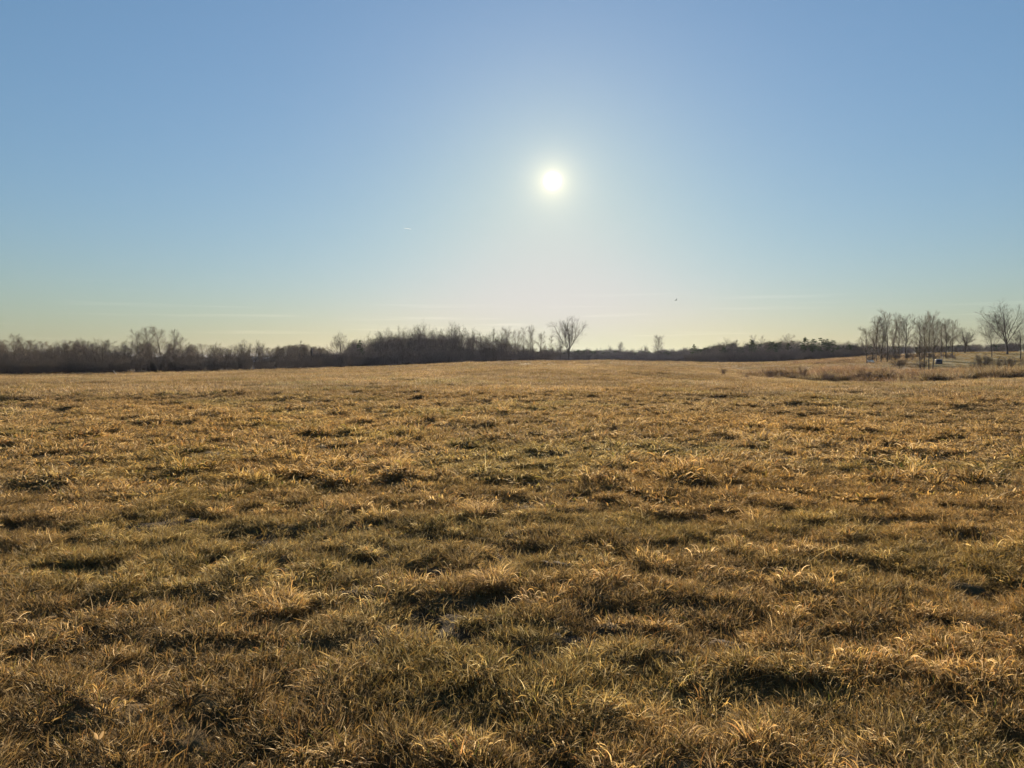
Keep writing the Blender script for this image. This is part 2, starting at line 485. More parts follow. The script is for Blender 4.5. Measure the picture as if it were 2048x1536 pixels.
for k in range(14):    # near drooping dry tufts
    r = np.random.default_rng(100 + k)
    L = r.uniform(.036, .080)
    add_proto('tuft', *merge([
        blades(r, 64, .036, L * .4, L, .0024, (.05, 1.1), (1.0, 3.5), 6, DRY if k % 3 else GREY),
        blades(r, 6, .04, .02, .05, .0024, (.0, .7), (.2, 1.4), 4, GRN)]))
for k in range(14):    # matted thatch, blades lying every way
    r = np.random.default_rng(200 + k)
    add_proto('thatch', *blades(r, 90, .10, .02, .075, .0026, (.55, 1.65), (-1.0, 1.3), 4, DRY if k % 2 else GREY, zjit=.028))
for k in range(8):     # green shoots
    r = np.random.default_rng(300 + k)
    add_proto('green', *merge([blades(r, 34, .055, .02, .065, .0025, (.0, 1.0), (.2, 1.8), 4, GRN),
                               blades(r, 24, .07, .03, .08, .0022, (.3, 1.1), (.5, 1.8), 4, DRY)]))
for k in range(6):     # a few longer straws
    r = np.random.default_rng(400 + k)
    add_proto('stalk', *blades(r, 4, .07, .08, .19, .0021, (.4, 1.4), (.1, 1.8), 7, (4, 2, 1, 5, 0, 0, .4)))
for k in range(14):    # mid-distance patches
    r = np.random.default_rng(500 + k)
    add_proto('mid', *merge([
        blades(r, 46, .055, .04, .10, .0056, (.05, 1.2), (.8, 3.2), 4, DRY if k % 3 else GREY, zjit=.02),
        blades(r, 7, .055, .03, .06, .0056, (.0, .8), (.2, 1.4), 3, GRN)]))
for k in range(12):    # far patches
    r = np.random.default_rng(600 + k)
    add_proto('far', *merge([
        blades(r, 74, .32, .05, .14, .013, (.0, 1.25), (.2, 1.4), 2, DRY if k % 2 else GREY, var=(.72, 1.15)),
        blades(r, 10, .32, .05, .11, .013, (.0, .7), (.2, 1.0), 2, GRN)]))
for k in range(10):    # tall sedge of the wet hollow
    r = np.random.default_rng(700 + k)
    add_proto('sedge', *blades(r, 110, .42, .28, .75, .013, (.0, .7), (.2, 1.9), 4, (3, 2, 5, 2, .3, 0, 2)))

def scatter(n, ymin, ymax, tmax=.9, seed=0, pw=2.0):
    r = np.random.default_rng(seed)
    u = r.uniform(0, 1, n)
    Y = (ymin ** pw + u * (ymax ** pw - ymin ** pw)) ** (1 / pw)
    t = r.uniform(-tmax, tmax, n)
    return t * Y, Y, r

PX, PY, PK, PS, PZS, PT = [], [], [], [], [], []
def put(x, y, r, kinds, scale, tint, zs=None):
    ids = np.array(kinds)[r.integers(0, len(kinds), len(x))]
    PX.append(x); PY.append(y); PK.append(ids); PS.append(scale); PT.append(tint)
    PZS.append(scale if zs is None else zs)

def field_tint(x, y, r):
    n = len(x)
    g = fbm(x / 2.6, y / 2.0, 61, 3); w = fbm(x / 1.4, y / 1.1, 62, 2); big = fbm(x / 22, y / 12, 63, 2)
    green = sstep(.55, .74, g) * .25
    br = .76 + .42 * w + .18 * (big - .5)
    c = np.stack([br * (1.0 - .30 * green), br * (1.0 + .02 * green), br * (1.0 - .25 * green)], -1)
    warm = (fbm(x / 3.7, y / 3.0, 64, 2) - .5)
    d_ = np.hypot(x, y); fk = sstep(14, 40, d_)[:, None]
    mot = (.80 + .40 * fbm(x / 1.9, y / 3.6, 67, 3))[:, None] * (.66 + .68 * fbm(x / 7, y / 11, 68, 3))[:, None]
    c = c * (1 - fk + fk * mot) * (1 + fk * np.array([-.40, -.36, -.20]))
    c *= np.stack([1 + .12 * warm, np.ones(n), 1 - .25 * warm], -1)
    return c * (1 + (r.uniform(.68, 1.28, (n, 1)) - 1) * (1 - .6 * fk))

def zone(kind, n, y0, y1, seed, s0, s1, keep_bare=.22, lawn=True, zf=None):
    x, y, r = scatter(n, y0, y1, seed=seed)
    hum = relief(x, y)
    k = r.uniform(0, 1, n) < np.where(bare_mask(x, y) > .35, keep_bare, 1.0)
    m = marsh_mask(x, y)
    k &= r.uniform(0, 1, n) > m
    k &= r.uniform(0, 1, n) > lawn_mask(x, y)
    x, y, hum = x[k], y[k], hum[k]
    if kind in ('tuft', 'mid', 'stalk'):
        cl = fbm(x / .13, y / .11, 81, 2)
        if kind == 'mid': cl = .45 * cl + .55 * fbm(x / .34, y / .28, 82, 2)
        k = r.uniform(0, 1, len(x)) < .08 + .95 * sstep(.41, .57, cl)
        x, y, hum, cl = x[k], y[k], hum[k], cl[k]
        s_c = .42 + 1.3 * sstep(.38, .72, cl)
    else: s_c = 1.0
    sc = s_c * r.uniform(s0, s1, len(x)) * (1 + 2.2 * np.clip(hum, -.06, .12))
    zs = sc * (1.0 if zf is None else zf(x, y, r))
    put(x, y, r, PIDX[kind], sc, field_tint(x, y, r) * {'thatch': .60, 'mid': .78, 'tuft': 1.12}.get(kind, 1.05), zs)  # thatch tint darkened, painting deeper shade into the gaps between tufts

def tallness(x, y, r):
    return .8 + .45 * sstep(.5, .75, fbm(x / 1.1, y / .9, 71, 2))

zone('tuft', 23000, 1.3, 10.5, 1, .5, 1.3, zf=tallness)
zone('thatch', 17000, 1.3, 10.5, 2, .75, 1.25)
zone('stalk', 330, 1.6, 14, 4, .7, 1.3)
# green shoots gather in patches
x, y, r = scatter(9000, 1.3, 16, seed=3)
k = (fbm(x / 1.1, y / .9, 66, 3) > .62)
x, y = x[k], y[k]
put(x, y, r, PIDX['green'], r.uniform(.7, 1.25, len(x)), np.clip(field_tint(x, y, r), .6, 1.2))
zone('mid', 90000, 8.6, 32, 5, .6, 1.6, keep_bare=.25, zf=tallness)
zone('far', 16000, 7.5, 30, 61, .7, 1.2, keep_bare=.5, zf=lambda x, y, r: .35)
zone('far', 80000, 29, 90, 6, .7, 1.35, keep_bare=.7)
zone('far', 30000, 85, 185, 7, 1.5, 2.6, keep_bare=1, zf=lambda x, y, r: .5)
# short turf of the mown lawn
x, y, r = scatter(46000, 82, 215, seed=8)
k = r.uniform(0, 1, len(x)) < lawn_mask(x, y) * (y < 205)
x, y = x[k], y[k]
gz = fbm(x / 14, y / 9, 65, 3)
lt = np.stack([.24 + .5 * gz, .25 + .44 * gz, .15 + .30 * gz], -1) * r.uniform(.9, 1.1, (len(x), 1))
put(x, y, r, PIDX['far'], r.uniform(.9, 1.4, len(x)), lt, np.full(len(x), .45))
# around and behind the camera
r = np.random.default_rng(77)
a = r.uniform(0, 2 * math.pi, 2600); d = 7 * np.sqrt(r.uniform(0, 1, 2600)); x, y = np.sin(a) * d, np.cos(a) * d
k = ~((np.abs(x) < .9 * y) & (y > 1.3)) & (d > .35)
x, y = x[k], y[k]
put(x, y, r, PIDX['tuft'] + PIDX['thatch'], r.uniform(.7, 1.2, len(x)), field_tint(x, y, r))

def gn_scatter(name, x, y, z, ids, sxy, sz, tint, coll, seed, lean=.12):
    n = len(x)
    r = np.random.default_rng(seed)
    me = bpy.data.meshes.new(name)
    me.vertices.add(n)
    me.vertices.foreach_set('co', np.stack([x, y, z], -1).astype(np.float32).ravel())
    def attr(nm, typ, arr, key):
        q = me.attributes.new(nm, typ, 'POINT'); q.data.foreach_set(key, arr.ravel())
    attr('idx', 'INT', ids.astype(np.int32), 'value')
    rot = np.stack([r.normal(0, lean, n), r.normal(0, lean, n), r.uniform(0, 2 * math.pi, n)], -1).astype(np.float32)
    attr('rot', 'FLOAT_VECTOR', rot, 'vector')
    attr('scl', 'FLOAT_VECTOR', np.stack([sxy, sxy, sz], -1).astype(np.float32), 'vector')
    tt = np.ones((n, 4), np.float32); tt[:, :3] = tint
    attr('tint', 'FLOAT_COLOR', tt, 'color')
    o = obj(name, me)
    ng = bpy.data.node_groups.new(name + '_scatter', 'GeometryNodeTree')
    ng.interface.new_socket('Geometry', in_out='INPUT', socket_type='NodeSocketGeometry')
    ng.interface.new_socket('Geometry', in_out='OUTPUT', socket_type='NodeSocketGeometry')
    N, L = ng.nodes, ng.links
    gi, go = N.new('NodeGroupInput'), N.new('NodeGroupOutput')
    ip = N.new('GeometryNodeInstanceOnPoints')
    ci = N.new('GeometryNodeCollectionInfo')
    ci.inputs['Collection'].default_value = coll
    ci.inputs['Separate Children'].default_value = True
    ci.inputs['Reset Children'].default_value = True
    ip.inputs['Pick Instance'].default_value = True
    def named(nm, typ):
        q = N.new('GeometryNodeInputNamedAttribute'); q.data_type = typ
        q.inputs['Name'].default_value = nm
        return next(s for s in q.outputs if s.enabled and s.name == 'Attribute')
    L.new(gi.outputs[0], ip.inputs['Points'])
    L.new(ci.outputs[0], ip.inputs['Instance'])
    L.new(named('idx', 'INT'), ip.inputs['Instance Index'])
    er = N.new('FunctionNodeEulerToRotation'); L.new(named('rot', 'FLOAT_VECTOR'), er.inputs[0])
    L.new(er.outputs[0], ip.inputs['Rotation'])
    L.new(named('scl', 'FLOAT_VECTOR'), ip.inputs['Scale'])
    L.new(ip.outputs[0], go.inputs[0])
    md = o.modifiers.new('scatter', 'NODES'); md.node_group = ng
    return o

x, y = np.concatenate(PX), np.concatenate(PY)
g = gn_scatter('grass', x, y, H(x, y), np.concatenate(PK), np.concatenate(PS), np.concatenate(PZS), np.vstack(PT), protos, 9)
tag(g, 'dry tan and olive winter grass covering the whole field', 'grass', kind='stuff')

# tall russet and straw sedge in the hollow on the right
xs, ys, r = scatter(60000, 48, 150, seed=21, tmax=.85)
mm = marsh_mask(xs, ys)
strip = sstep(.45, .50, xs / ys) * sstep(.62, .585, xs / ys) * sstep(128, 134, ys) * sstep(150, 143, ys)   # rank grass at the foot of the aspens
rough = sstep(.38, .45, xs / ys) * sstep(.52, .47, xs / ys) * sstep(112, 118, ys) * sstep(140, 130, ys)
k = r.uniform(0, 1, len(xs)) < np.clip(mm * (.35 + .9 * sstep(.4, .6, fbm(xs / 4, ys / 3, 91, 2))) + .8 * strip + .8 * rough, 0, 1)
xs, ys, mm = xs[k], ys[k], mm[k]
tn = .38 + .85 * fbm(xs / 3.0, ys / 2.2, 92, 2); wr = fbm(xs / 6, ys / 4, 93, 2) - .5
tint = np.stack([tn * (.66 + .08 * wr), tn * (.71 - .14 * wr), tn * (.92 - .15 * wr)], -1)
sc = r.uniform(.75, 1.3, len(xs)) * (.45 + 1.1 * sstep(.35, .7, fbm(xs / 4, ys / 2.8, 94, 2)))
sc *= np.where(mm > .3, 1.0, .5)
g = gn_scatter('marsh_grass', xs, ys, H(xs, ys) - .02, np.array(PIDX['sedge'])[r.integers(0, len(PIDX['sedge']), len(xs))], sc, sc, tint, protos, 22, lean=.2)
tag(g, 'tall straw and russet sedge filling the wet hollow on the right', 'sedge', kind='stuff')

# ------------------------------------------------------------------ trees
def perp(d):
    a = np.array([0, 0, 1.0]) if abs(d[2]) < .9 else np.array([1.0, 0, 0])
    u = np.cross(d, a); u /= np.linalg.norm(u)
    return u, np.cross(d, u)

def grow(seed, spec):
    """spec: list of levels (n children, length, angle lo, angle hi, start fraction, upward pull, wander, segments) ; height about 1"""
    r = np.random.default_rng(seed)
    lines = {}
    def add(level, pts, rad):
        lines.setdefault(level, []).append((np.array(pts), np.array(rad)))
    def branch(p, d, L, rad, level):
        nchild, _, _, _, start, pull, wander, seg = spec[level][:8]
        pts, rads, dirs = [p], [rad], [d]
        last = level == len(spec) - 1
        end = rad * (.45 if not last else .35) if level else rad * spec[0][8]
        for i in range(seg):
            d = d + r.normal(0, wander, 3) + np.array([0, 0, pull])
            d = d / np.linalg.norm(d)
            p = p + d * L / seg
            pts.append(p); dirs.append(d); rads.append(rad + (end - rad) * (i + 1) / seg)
        add(level, pts, rads)
        if last: return
        nl = spec[level + 1]
        m = max(1, int(round(nchild * r.uniform(.8, 1.2))))
        ph = r.uniform(0, 6.28)
        for j in range(m):
            f = start + (1 - start) * ((j + r.uniform(.1, .9)) / m)
            q = f * seg; i = min(int(q), seg - 1); fr = q - i
            bp = pts[i] * (1 - fr) + pts[i + 1] * fr
            bd = dirs[i + 1]; br = rads[i] * (1 - fr) + rads[i + 1] * fr
            u, v = perp(bd)
            ph += 2.4 + r.normal(0, .5)
            an = r.uniform(nl[2], nl[3])
            nd = bd * math.cos(an) + (u * math.cos(ph) + v * math.sin(ph)) * math.sin(an)
            taper = (1 - spec[level][9] * (f - start) / max(1e-3, 1 - start))
            branch(bp, nd, nl[1] * taper * r.uniform(.7, 1.2), max(br * .55, .00040), level + 1)
        if level == 0 and spec[0][10]:
            branch(pts[-1], dirs[-1], spec[1][1] * .8, rads[-1], 1)
    return r, lines, branch

# level tuple: children, length, angle lo/hi (for this level, relative to parent), start, pull, wander, segments, [trunk end ratio, taper of child length, leader]
SPECS = {
    'oak':   [(8, .42, 0, 0, .55, .05, .05, 5, .62, .25, True), (8, .50, .55, 1.15, .25, .10, .16, 5, 0, .45, False), (6, .24, .5, 1.1, .2, .05, .22, 4, 0, .4, False), (5, .12, .4, 1.0, .2, .03, .25, 3, 0, .3, False), (0, .065, .3, .9, 0, .03, .2, 2, 0, 0, False)],
    'vase':  [(7, .27, 0, 0, .45, .02, .04, 5, .70, .15, True), (10, .62, .14, .62, .14, .035, .09, 6, 0, .55, False), (6, .25, .35, .95, .12, .05, .14, 4, 0, .45, False), (5, .12, .35, .9, .12, .05, .18, 3, 0, .3, False), (0, .065, .3, .8, 0, .05, .2, 2, 0, 0, False)],
    'poplar': [(26, .88, 0, 0, .20, .03, .03, 8, .16, .55, False), (8, .30, .40, .85, .15, .13, .10, 4, 0, .5, False), (5, .12, .35, .8, .12, .10, .16, 3, 0, .4, False), (0, .06, .3, .8, 0, .08, .18, 2, 0, 0, False)],
    'slim':  [(18, .95, 0, 0, .25, .02, .04, 8, .15, .5, False), (7, .24, .30, .75, .15, .12, .10, 4, 0, .5, False), (4, .09, .3, .8, .12, .10, .18, 2, 0, .4, False), (0, .045, .3, .8, 0, .08, .2, 1, 0, 0, False)],
}

def tubes(lines, sides):
    """lines of equal point count -> verts, quads"""
    by = {}
    for p, rd in lines: by.setdefault(len(p), []).append((p, rd))
    V, Fs, o_ = [], [], 0
    for n, ls in by.items():
        P = np.array([q[0] for q in ls]); Rd = np.array([q[1] for q in ls])
        T = np.empty_like(P); T[:, 1:-1] = P[:, 2:] - P[:, :-2] if n > 2 else T[:, 1:-1]
        T[:, 0] = P[:, 1] - P[:, 0]; T[:, -1] = P[:, -1] - P[:, -2]
        T /= np.linalg.norm(T, axis=-1, keepdims=True) + 1e-9
        ref = np.where(np.abs(T[:, :1, 2:3]) < .85, np.array([0, 0, 1.0]), np.array([1.0, 0, 0]))
        U = np.cross(T, np.broadcast_to(ref, T.shape)); U /= np.linalg.norm(U, axis=-1, keepdims=True) + 1e-9
        W = np.cross(T, U)
        a = np.arange(sides) * 2 * math.pi / sides
        ring = P[:, :, None] + Rd[:, :, None, None] * (U[:, :, None] * np.cos(a)[None, None, :, None] + W[:, :, None] * np.sin(a)[None, None, :, None])
        m = len(ls)
        V.append(ring.reshape(-1, 3))
        b = o_ + (np.arange(m) * n * sides)[:, None, None] + (np.arange(n - 1) * sides)[None, :, None]
        k0 = np.arange(sides); k1 = (k0 + 1) % sides
        Fs.append(np.stack([b + k0, b + k1, b + k1 + sides, b + k0 + sides], -1).reshape(-1, 4))
        o_ += m * n * sides
    return np.vstack(V), np.vstack(Fs)

TREE = {}          # kind -> list of (trunk mesh, crown mesh, crown half width)

def normalise(parts):
    allv = np.vstack([q[0] for q in parts])
    top = np.percentile(allv[:, 2], 96.5)
    w = np.percentile(np.hypot(allv[:, 0], allv[:, 1]), 95)
    return [(v / top, f) for v, f in parts], w / top

def make_tree(kind, seed, variant_mats, rad=.016, twig=1.0):
    spec = SPECS[kind]
    r, lines, branch = grow(seed, spec)
    branch(np.zeros(3), np.array([0, 0, 1.0]), spec[0][1], rad, 0)
    return finish(kind, lines, variant_mats, twig)

def finish(kind, lines, mats, twig, name=None):
    levels = sorted(lines)
    trunk_l = list(lines[levels[0]])
    p, rd = trunk_l[0]
    for i, (p, rd) in enumerate(trunk_l):                     # root flare
        rd = rd.copy(); rd[0] *= 1.35; trunk_l[i] = (p, rd)
    tv, tf = tubes(trunk_l, 7)
    vs_, fs_, o_ = [], [], 0
    for lv in levels[1:]:
        ls = lines[lv]
        k = twig if lv >= 2 else 1.0
        ls = [(p, np.maximum(rd * (1 if lv < 3 else k), (.0008 if lv == 2 else .00045) * k)) for p, rd in ls]
        v, f = tubes(ls, 5 if lv == 1 else 3)
        vs_.append(v); fs_.append(f + o_); o_ += len(v)
    (a, b), w = normalise([(tv, tf), (np.vstack(vs_), np.vstack(fs_))])
    tm = mesh_np('trunk', a[0], a[1], mats[0], smooth=True)
    cm = mesh_np('crown', b[0], b[1], mats[1], smooth=True)
    TREE.setdefault(name or kind, []).append((tm, cm, w))

def make_multi(name, seed, mats, stems=5, spread=.45, rad=.012, twig=1.0, height=.9, kind='poplar'):
    """several stems rising from one stool"""
    base = SPECS[kind]
    r0 = np.random.default_rng(seed)
    lines = {}
    for s in range(stems):
        spec = [list(q) for q in base]
        spec[0][0] = max(6, int(base[0][0] * .55)); spec[0][1] = height * r0.uniform(.75, 1.05); spec[0][6] = .06
        spec[0][4] = .25
        r, ln, branch = grow(seed * 31 + s, spec)
        az = 6.28 * s / stems + r0.normal(0, .4); an = r0.uniform(.25, 1) * spread
        d = np.array([math.sin(an) * math.cos(az), math.sin(an) * math.sin(az), math.cos(an)])
        branch(np.array([math.cos(az) * .02, math.sin(az) * .02, 0]), d, spec[0][1], rad * r0.uniform(.6, 1.1), 0)
        for k_, v_ in ln.items(): lines.setdefault(k_, []).extend(v_)
    finish(name, lines, mats, twig, name)

def needles(r, centers, radii, per, size):
    """sprays of needles as slim triangles about each centre"""
    n = len(centers) * per
    c = np.repeat(centers, per, 0); rr = np.repeat(radii, per)
    d = r.normal(0, 1, (n, 3)); d /= np.linalg.norm(d, axis=1, keepdims=True)
    p = c + d * (rr * r.uniform(.2, 1, n) ** .6)[:, None] * np.array([1, 1, .62])
    e = r.normal(0, 1, (n, 3)); e /= np.linalg.norm(e, axis=1, keepdims=True)
    f = np.cross(e, d); f /= np.linalg.norm(f, axis=1, keepdims=True) + 1e-9
    L = size * r.uniform(.6, 1.4, n)[:, None]
    V = np.stack([p - e * L, p + e * L * .2 + f * L * .45, p + e * L, ], 1)
    return V.reshape(-1, 3), np.arange(n * 3).reshape(-1, 3)

def make_conifer(name, seed, tiers, spread, first, clump, per, shape):
    r = np.random.default_rng(seed)
    trunk = [(np.array([[0, 0, 0], [.004, 0, .3], [0, .005, .65], [0, 0, .98]]), np.array([.018, .014, .009, .003]))]
    tv, tf = tubes(trunk, 7)
    br, cs, rs = [], [], []
    for i in range(tiers):
        f = i / (tiers - 1)
        z = first + (.97 - first) * f
        m = int(r.integers(3, 6))
        for j in range(m):
            a = r.uniform(0, 6.28)
            L = spread * shape(f) * r.uniform(.55, 1.15)
            up = r.uniform(-.1, .35)
            tip = np.array([math.cos(a) * L, math.sin(a) * L, z + L * up])
            mid = np.array([math.cos(a) * L * .5, math.sin(a) * L * .5, z + L * up * .3])
            br.append((np.array([[0, 0, z], mid, tip]), np.array([.005, .0035, .0015])))
            for q in (.45, .75, 1.0):
                cs.append(np.array([math.cos(a) * L * q, math.sin(a) * L * q, z + L * up * q]) + r.normal(0, .008, 3))
                rs.append(clump * r.uniform(.6, 1.2) * (.55 + .6 * L / spread))
    bv, bf = tubes(br, 3)
    nv, nf = needles(r, np.array(cs), np.array(rs), per, .016)
    tm = mesh_np('trunk', tv, tf, BARK_DARK, smooth=True)
    me = mesh_np('crown', np.vstack([bv, nv]), [bf, nf + len(bv)], NEEDLE)
    TREE.setdefault(name, []).append((tm, me, spread))

for s in range(5): make_tree('oak', 11 + s, (BARK_DARK, BARK), rad=.016, twig=1.2)
for s in range(4): make_tree('vase', 31 + s, (BARK_DARK, BARK), rad=.0125)
for s in range(6): make_tree('poplar', 51 + s, (BARK, BARK_WARM), rad=.0095, twig=1.35)
for s in range(4): make_tree('slim', 71 + s, (BARK, BARK_WARM), rad=.006, twig=1.4)
for s in range(3): make_multi('stool', 81 + s, (BARK_DARK, BARK), stems=5, spread=.75, rad=.012)
for s in range(2): make_multi('birch', 91 + s, (BARK_PALE, BARK), stems=3, spread=.35, rad=.010)
for s in range(4): make_multi('shrub', 95 + s, (BARK_DARK, BARK), stems=9, spread=.9, rad=.008, twig=1.5)
for s in range(3): make_multi('red_shrub', 105 + s, (TWIG_RED, TWIG_RED), stems=10, spread=.6, rad=.006, twig=1.3)
for s in range(3): make_conifer('pine', 111 + s, 9, .20, .45, .060, 26, lambda f: .55 + .6 * math.sin(3.1 * min(1, f * 1.05)) * (1 - .25 * f))
for s in range(2): make_conifer('spruce', 121 + s, 16, .20, .08, .050, 22, lambda f: 1.0 - .9 * f)
for s in range(1): make_conifer('juniper', 131 + s, 13, .30, .06, .075, 34, lambda f: .9 * math.sin(math.pi * (.22 + .74 * f)))

tr = random.Random(4)
def tree(kind, px, top, Y, wpx, label, cat='tree', group=None, name=None, lean=0.0, variant=None, dy=0.0):
    tm, cm, w = TREE[kind][tr.randrange(len(TREE[kind])) if variant is None else variant]
    x = (px - CX) / F_PX * Y
    gz = Hs(x, Y)
    h = at(px, top, Y).z - gz
    e = bpy.data.objects.new(name or {'pine': 'pine_tree', 'spruce': 'spruce_tree', 'juniper': 'juniper_tree', 'birch': 'birch_tree'}.get(kind, 'bare_tree'), None)
    COL.objects.link(e)
    e.empty_display_size = .3
    e.location = (x - lean * h * .5, Y, gz - .06)
    s = (wpx * Y / F_PX) / (2 * w)
    s = min(max(s, h * .6), h * 1.8)
    e.scale = (s, s, h)
    e.rotation_euler = (0, lean, tr.uniform(0, 6.28) if not lean else 0)
    a = bpy.data.objects.new('trunk', tm); COL.objects.link(a); a.parent = e
    b = bpy.data.objects.new('crown', cm); COL.objects.link(b); b.parent = e
    tag(e, label, cat, group)
    return e

G1 = 'trees of the left wood edge'
tree('poplar', 32, 671, 150, 34, 'tall pale-topped bare tree rising above the thicket at the far left edge', group=G1)
tree('birch', 101, 694, 138, 26, 'thin birch with white upright stems inside the dark left thicket', group=G1, variant=0)
tree('birch', 113, 696, 136, 28, 'birch whose two pale stems lean apart in a V, left thicket', group=G1, variant=1)
tree('stool', 205, 685, 122, 76, 'broad dark many-stemmed tree at the field edge, left of the tall poplar clump', group=G1, variant=0)
G2 = 'tall clump above the left wood'
for px, top, w, lab in ((278, 667, 24, 'leftmost bare poplar of the tall clump above the left wood'),
                        (299, 660, 26, 'second bare poplar from the left in the tall clump above the left wood'),
                        (321, 659, 27, 'tallest middle poplar of the tall clump above the left wood'),
                        (343, 664, 25, 'fourth bare poplar from the left in the tall clump above the left wood'),
                        (363, 679, 24, 'shorter bare tree closing the tall left clump on its right side')):
    tree('poplar', px, top - 3, 165, w * 1.5, lab, group=G2)
tree('oak', 397, 704, 126, 44, 'low spreading dark tree at the field edge, just right of the tall poplar clump', group=G1)
tree('oak', 429, 690, 140, 42, 'dense rounded bare tree with crossing limbs, left of the leaning forked tree', group=G1)
tree('vase', 457, 693, 128, 38, 'forked bare tree leaning to the right at the left field edge', group=G1, lean=.12)
tree('vase', 489, 683, 126, 25, 'slender bare tree with a thin slanting trunk and small high crown', group=G1, lean=-.10)
tree('oak', 512, 684, 128, 30, 'small round-crowned bare tree right beside the slender slanting one', group=G1, lean=.08)
tree('slim', 601, 682, 190, 18, 'thin wispy sapling rising alone above the low thicket left of the dead snag', group=G1)
tree('slim', 640, 692, 190, 12, 'thin sapling just right of the dead snag', group=G1)
tree('oak', 682, 670, 165, 52, 'round-crowned oak with dark crooked limbs against the pale sky, left of the juniper', group=G1)
tree('juniper', 720, 680, 168, 24, 'dense dark evergreen juniper at the left end of the central wood')
G3 = 'trees of the central wood'
ORD = ['first', 'second', 'third', 'fourth', 'fifth', 'sixth', 'seventh', 'eighth', 'ninth', 'tenth', 'eleventh', 'twelfth', 'thirteenth', 'fourteenth', 'fifteenth']
CW = [(741, 676, 30), (757, 668, 34), (776, 664, 36), (799, 660, 38), (817, 667, 34), (835, 657, 36), (853, 655, 36), (872, 664, 34),
      (888, 668, 32), (903, 653, 34), (923, 662, 34), (942, 665, 36), (962, 671, 36), (984, 664, 42), (1003, 669, 30)]
for i, (px, top, w) in enumerate(CW):
    lab = {0: 'first bare tree right of the dark juniper at the edge of the central wood', 3: 'wide many-branched crown on the left shoulder of the central wood',
           9: 'tallest crown of the central wood, right of its middle', 13: 'rounded bare crown near the right end of the central wood'}.get(i, ORD[i] + ' bare crown from the left in the central wood, counted from the dark juniper')
    tree('oak' if i % 3 else 'vase', px, top - 3, 172 + 5 * (i % 4), w, lab, group=G3)
G4 = 'slim poplars right of the central wood'
for i, (px, top, w) in enumerate([(1013, 659, 13), (1022, 667, 12), (1036, 664, 13), (1047, 659, 13), (1059, 656, 14), (1067, 662, 12), (1081, 669, 13), (1100, 674, 14)]):
    lab = {4: 'tallest of the slim upright poplars between the central wood and the lone tree', 7: 'last slim poplar next to the lone tree'}.get(i, ORD[i] + ' slim upright poplar from the left, between central wood and lone tree')
    tree('slim' if i % 2 else 'poplar', px, top - 3, 182 + 3 * (i % 3), w * 1.9, lab, group=G4)
tree('vase', 1120, 681, 205, 26, 'small faint bare tree close behind the lone tree on its left')
tree('vase', 1138, 640, 178, 66, 'tall lone vase-shaped bare tree standing on the rise at the centre', variant=2)
G5 = 'far trees beyond the middle of the field'
tree('oak', 1243, 686, 330, 30, 'far rounded bare tree on the low horizon right of the lone tree', group=G5)
tree('oak', 1221, 694, 335, 18, 'small far tree left of the far rounded tree on the low horizon', group=G5)
tree('oak', 1289, 692, 330, 22, 'small far bare tree left of the far pointed tree', group=G5)
tree('poplar', 1315, 672, 300, 30, 'far pointed bare tree standing clear above the low horizon', group=G5, variant=2)
tree('pine', 1386, 689, 230, 15, 'small lone pine with a one-sided top, left end of the right wood', variant=0)
G6 = 'trees of the right wood'
tree('spruce', 1401, 698, 235, 8, 'tiny pointed spruce just right of the lone small pine', group=G6)
tree('spruce', 1411, 700, 235, 8, 'second tiny pointed spruce right of the lone small pine', group=G6)
tree('oak', 1433, 688, 215, 26, 'loose bare crown at the left shoulder of the right wood', group=G6)
tree('oak', 1456, 680, 210, 38, 'wide bare tree with spreading limbs left of the flat-topped pine', group=G6)
tree('poplar', 1478, 681, 212, 26, 'upright bare tree next to the flat-topped pine on its left', group=G6)
tree('pine', 1503, 680, 205, 26, 'flat-topped tall pine in the middle of the right wood', variant=1, group=G6)
for px, top, wd in ((1512, 671, 'close beside'), (1527, 673, 'a little apart from')):
    tree('slim', px, top, 222, 22, 'thin bare sapling poking up ' + wd + ' the flat-topped pine on its right', group='saplings beside the flat-topped pine')
tree('pine', 1543, 683, 212, 22, 'ragged pine between the thin saplings of the right wood', variant=2, group=G6)
for px, top, wd in ((1559, 677, 'left'), (1571, 671, 'middle'), (1583, 669, 'right and tallest')):
    tree('slim', px, top, 215, 22, wd + ' one of three thin bare saplings left of the dark pine group', group='saplings left of the dark pine group')
tree('birch', 1580, 690, 196, 26, 'birch with pale stems inside the right wood, left of the dark pines', group=G6, variant=0)
G7 = 'dark pines at the right of the right wood'
for px, top, w, lab in ((1609, 676, 24, 'leftmost and widest of the dark pines in the right wood'), (1626, 678, 16, 'second dark pine from the left in the right wood'),
                        (1642, 676, 20, 'middle dark pine with a round tuft on top in the right wood'), (1654, 678, 13, 'narrow dark pine left of the last pine in the right wood'),
                        (1665, 681, 22, 'last dark pine at the right end of the pine group')):
    tree('pine', px, top, 195, w, lab, group=G7)
tree('oak', 1692, 684, 215, 30, 'low bare tree between the dark pines and the aspen clump', group=G6)
G8 = 'aspens of the clump with the white boxes'
for i, (px, top, w, lab, ln) in enumerate([(1732, 655, 26, 'leftmost aspen of the clump, bowing outward to the left', -.06), (1744, 634, 24, 'second aspen from the left, straight, above the white box', 0),
                               (1752, 638, 22, 'third aspen from the left in the clump with the white boxes', 0), (1763, 642, 24, 'forked aspen in the middle of the clump with the white boxes', .04),
                               (1774, 623, 24, 'tallest aspen of the clump with the white boxes', 0), (1783, 629, 20, 'last tall aspen on the right side of the clump with the white boxes', .03)]):
    tree('poplar', px, top, 112 + 3 * (i % 3), w * 1.4, lab, group=G8, lean=ln)
tree('poplar', 1798, 640, 128, 36, 'left one of the pair of aspens between the two clumps')
tree('poplar', 1811, 631, 126, 38, 'right one of the pair of aspens between the two clumps')
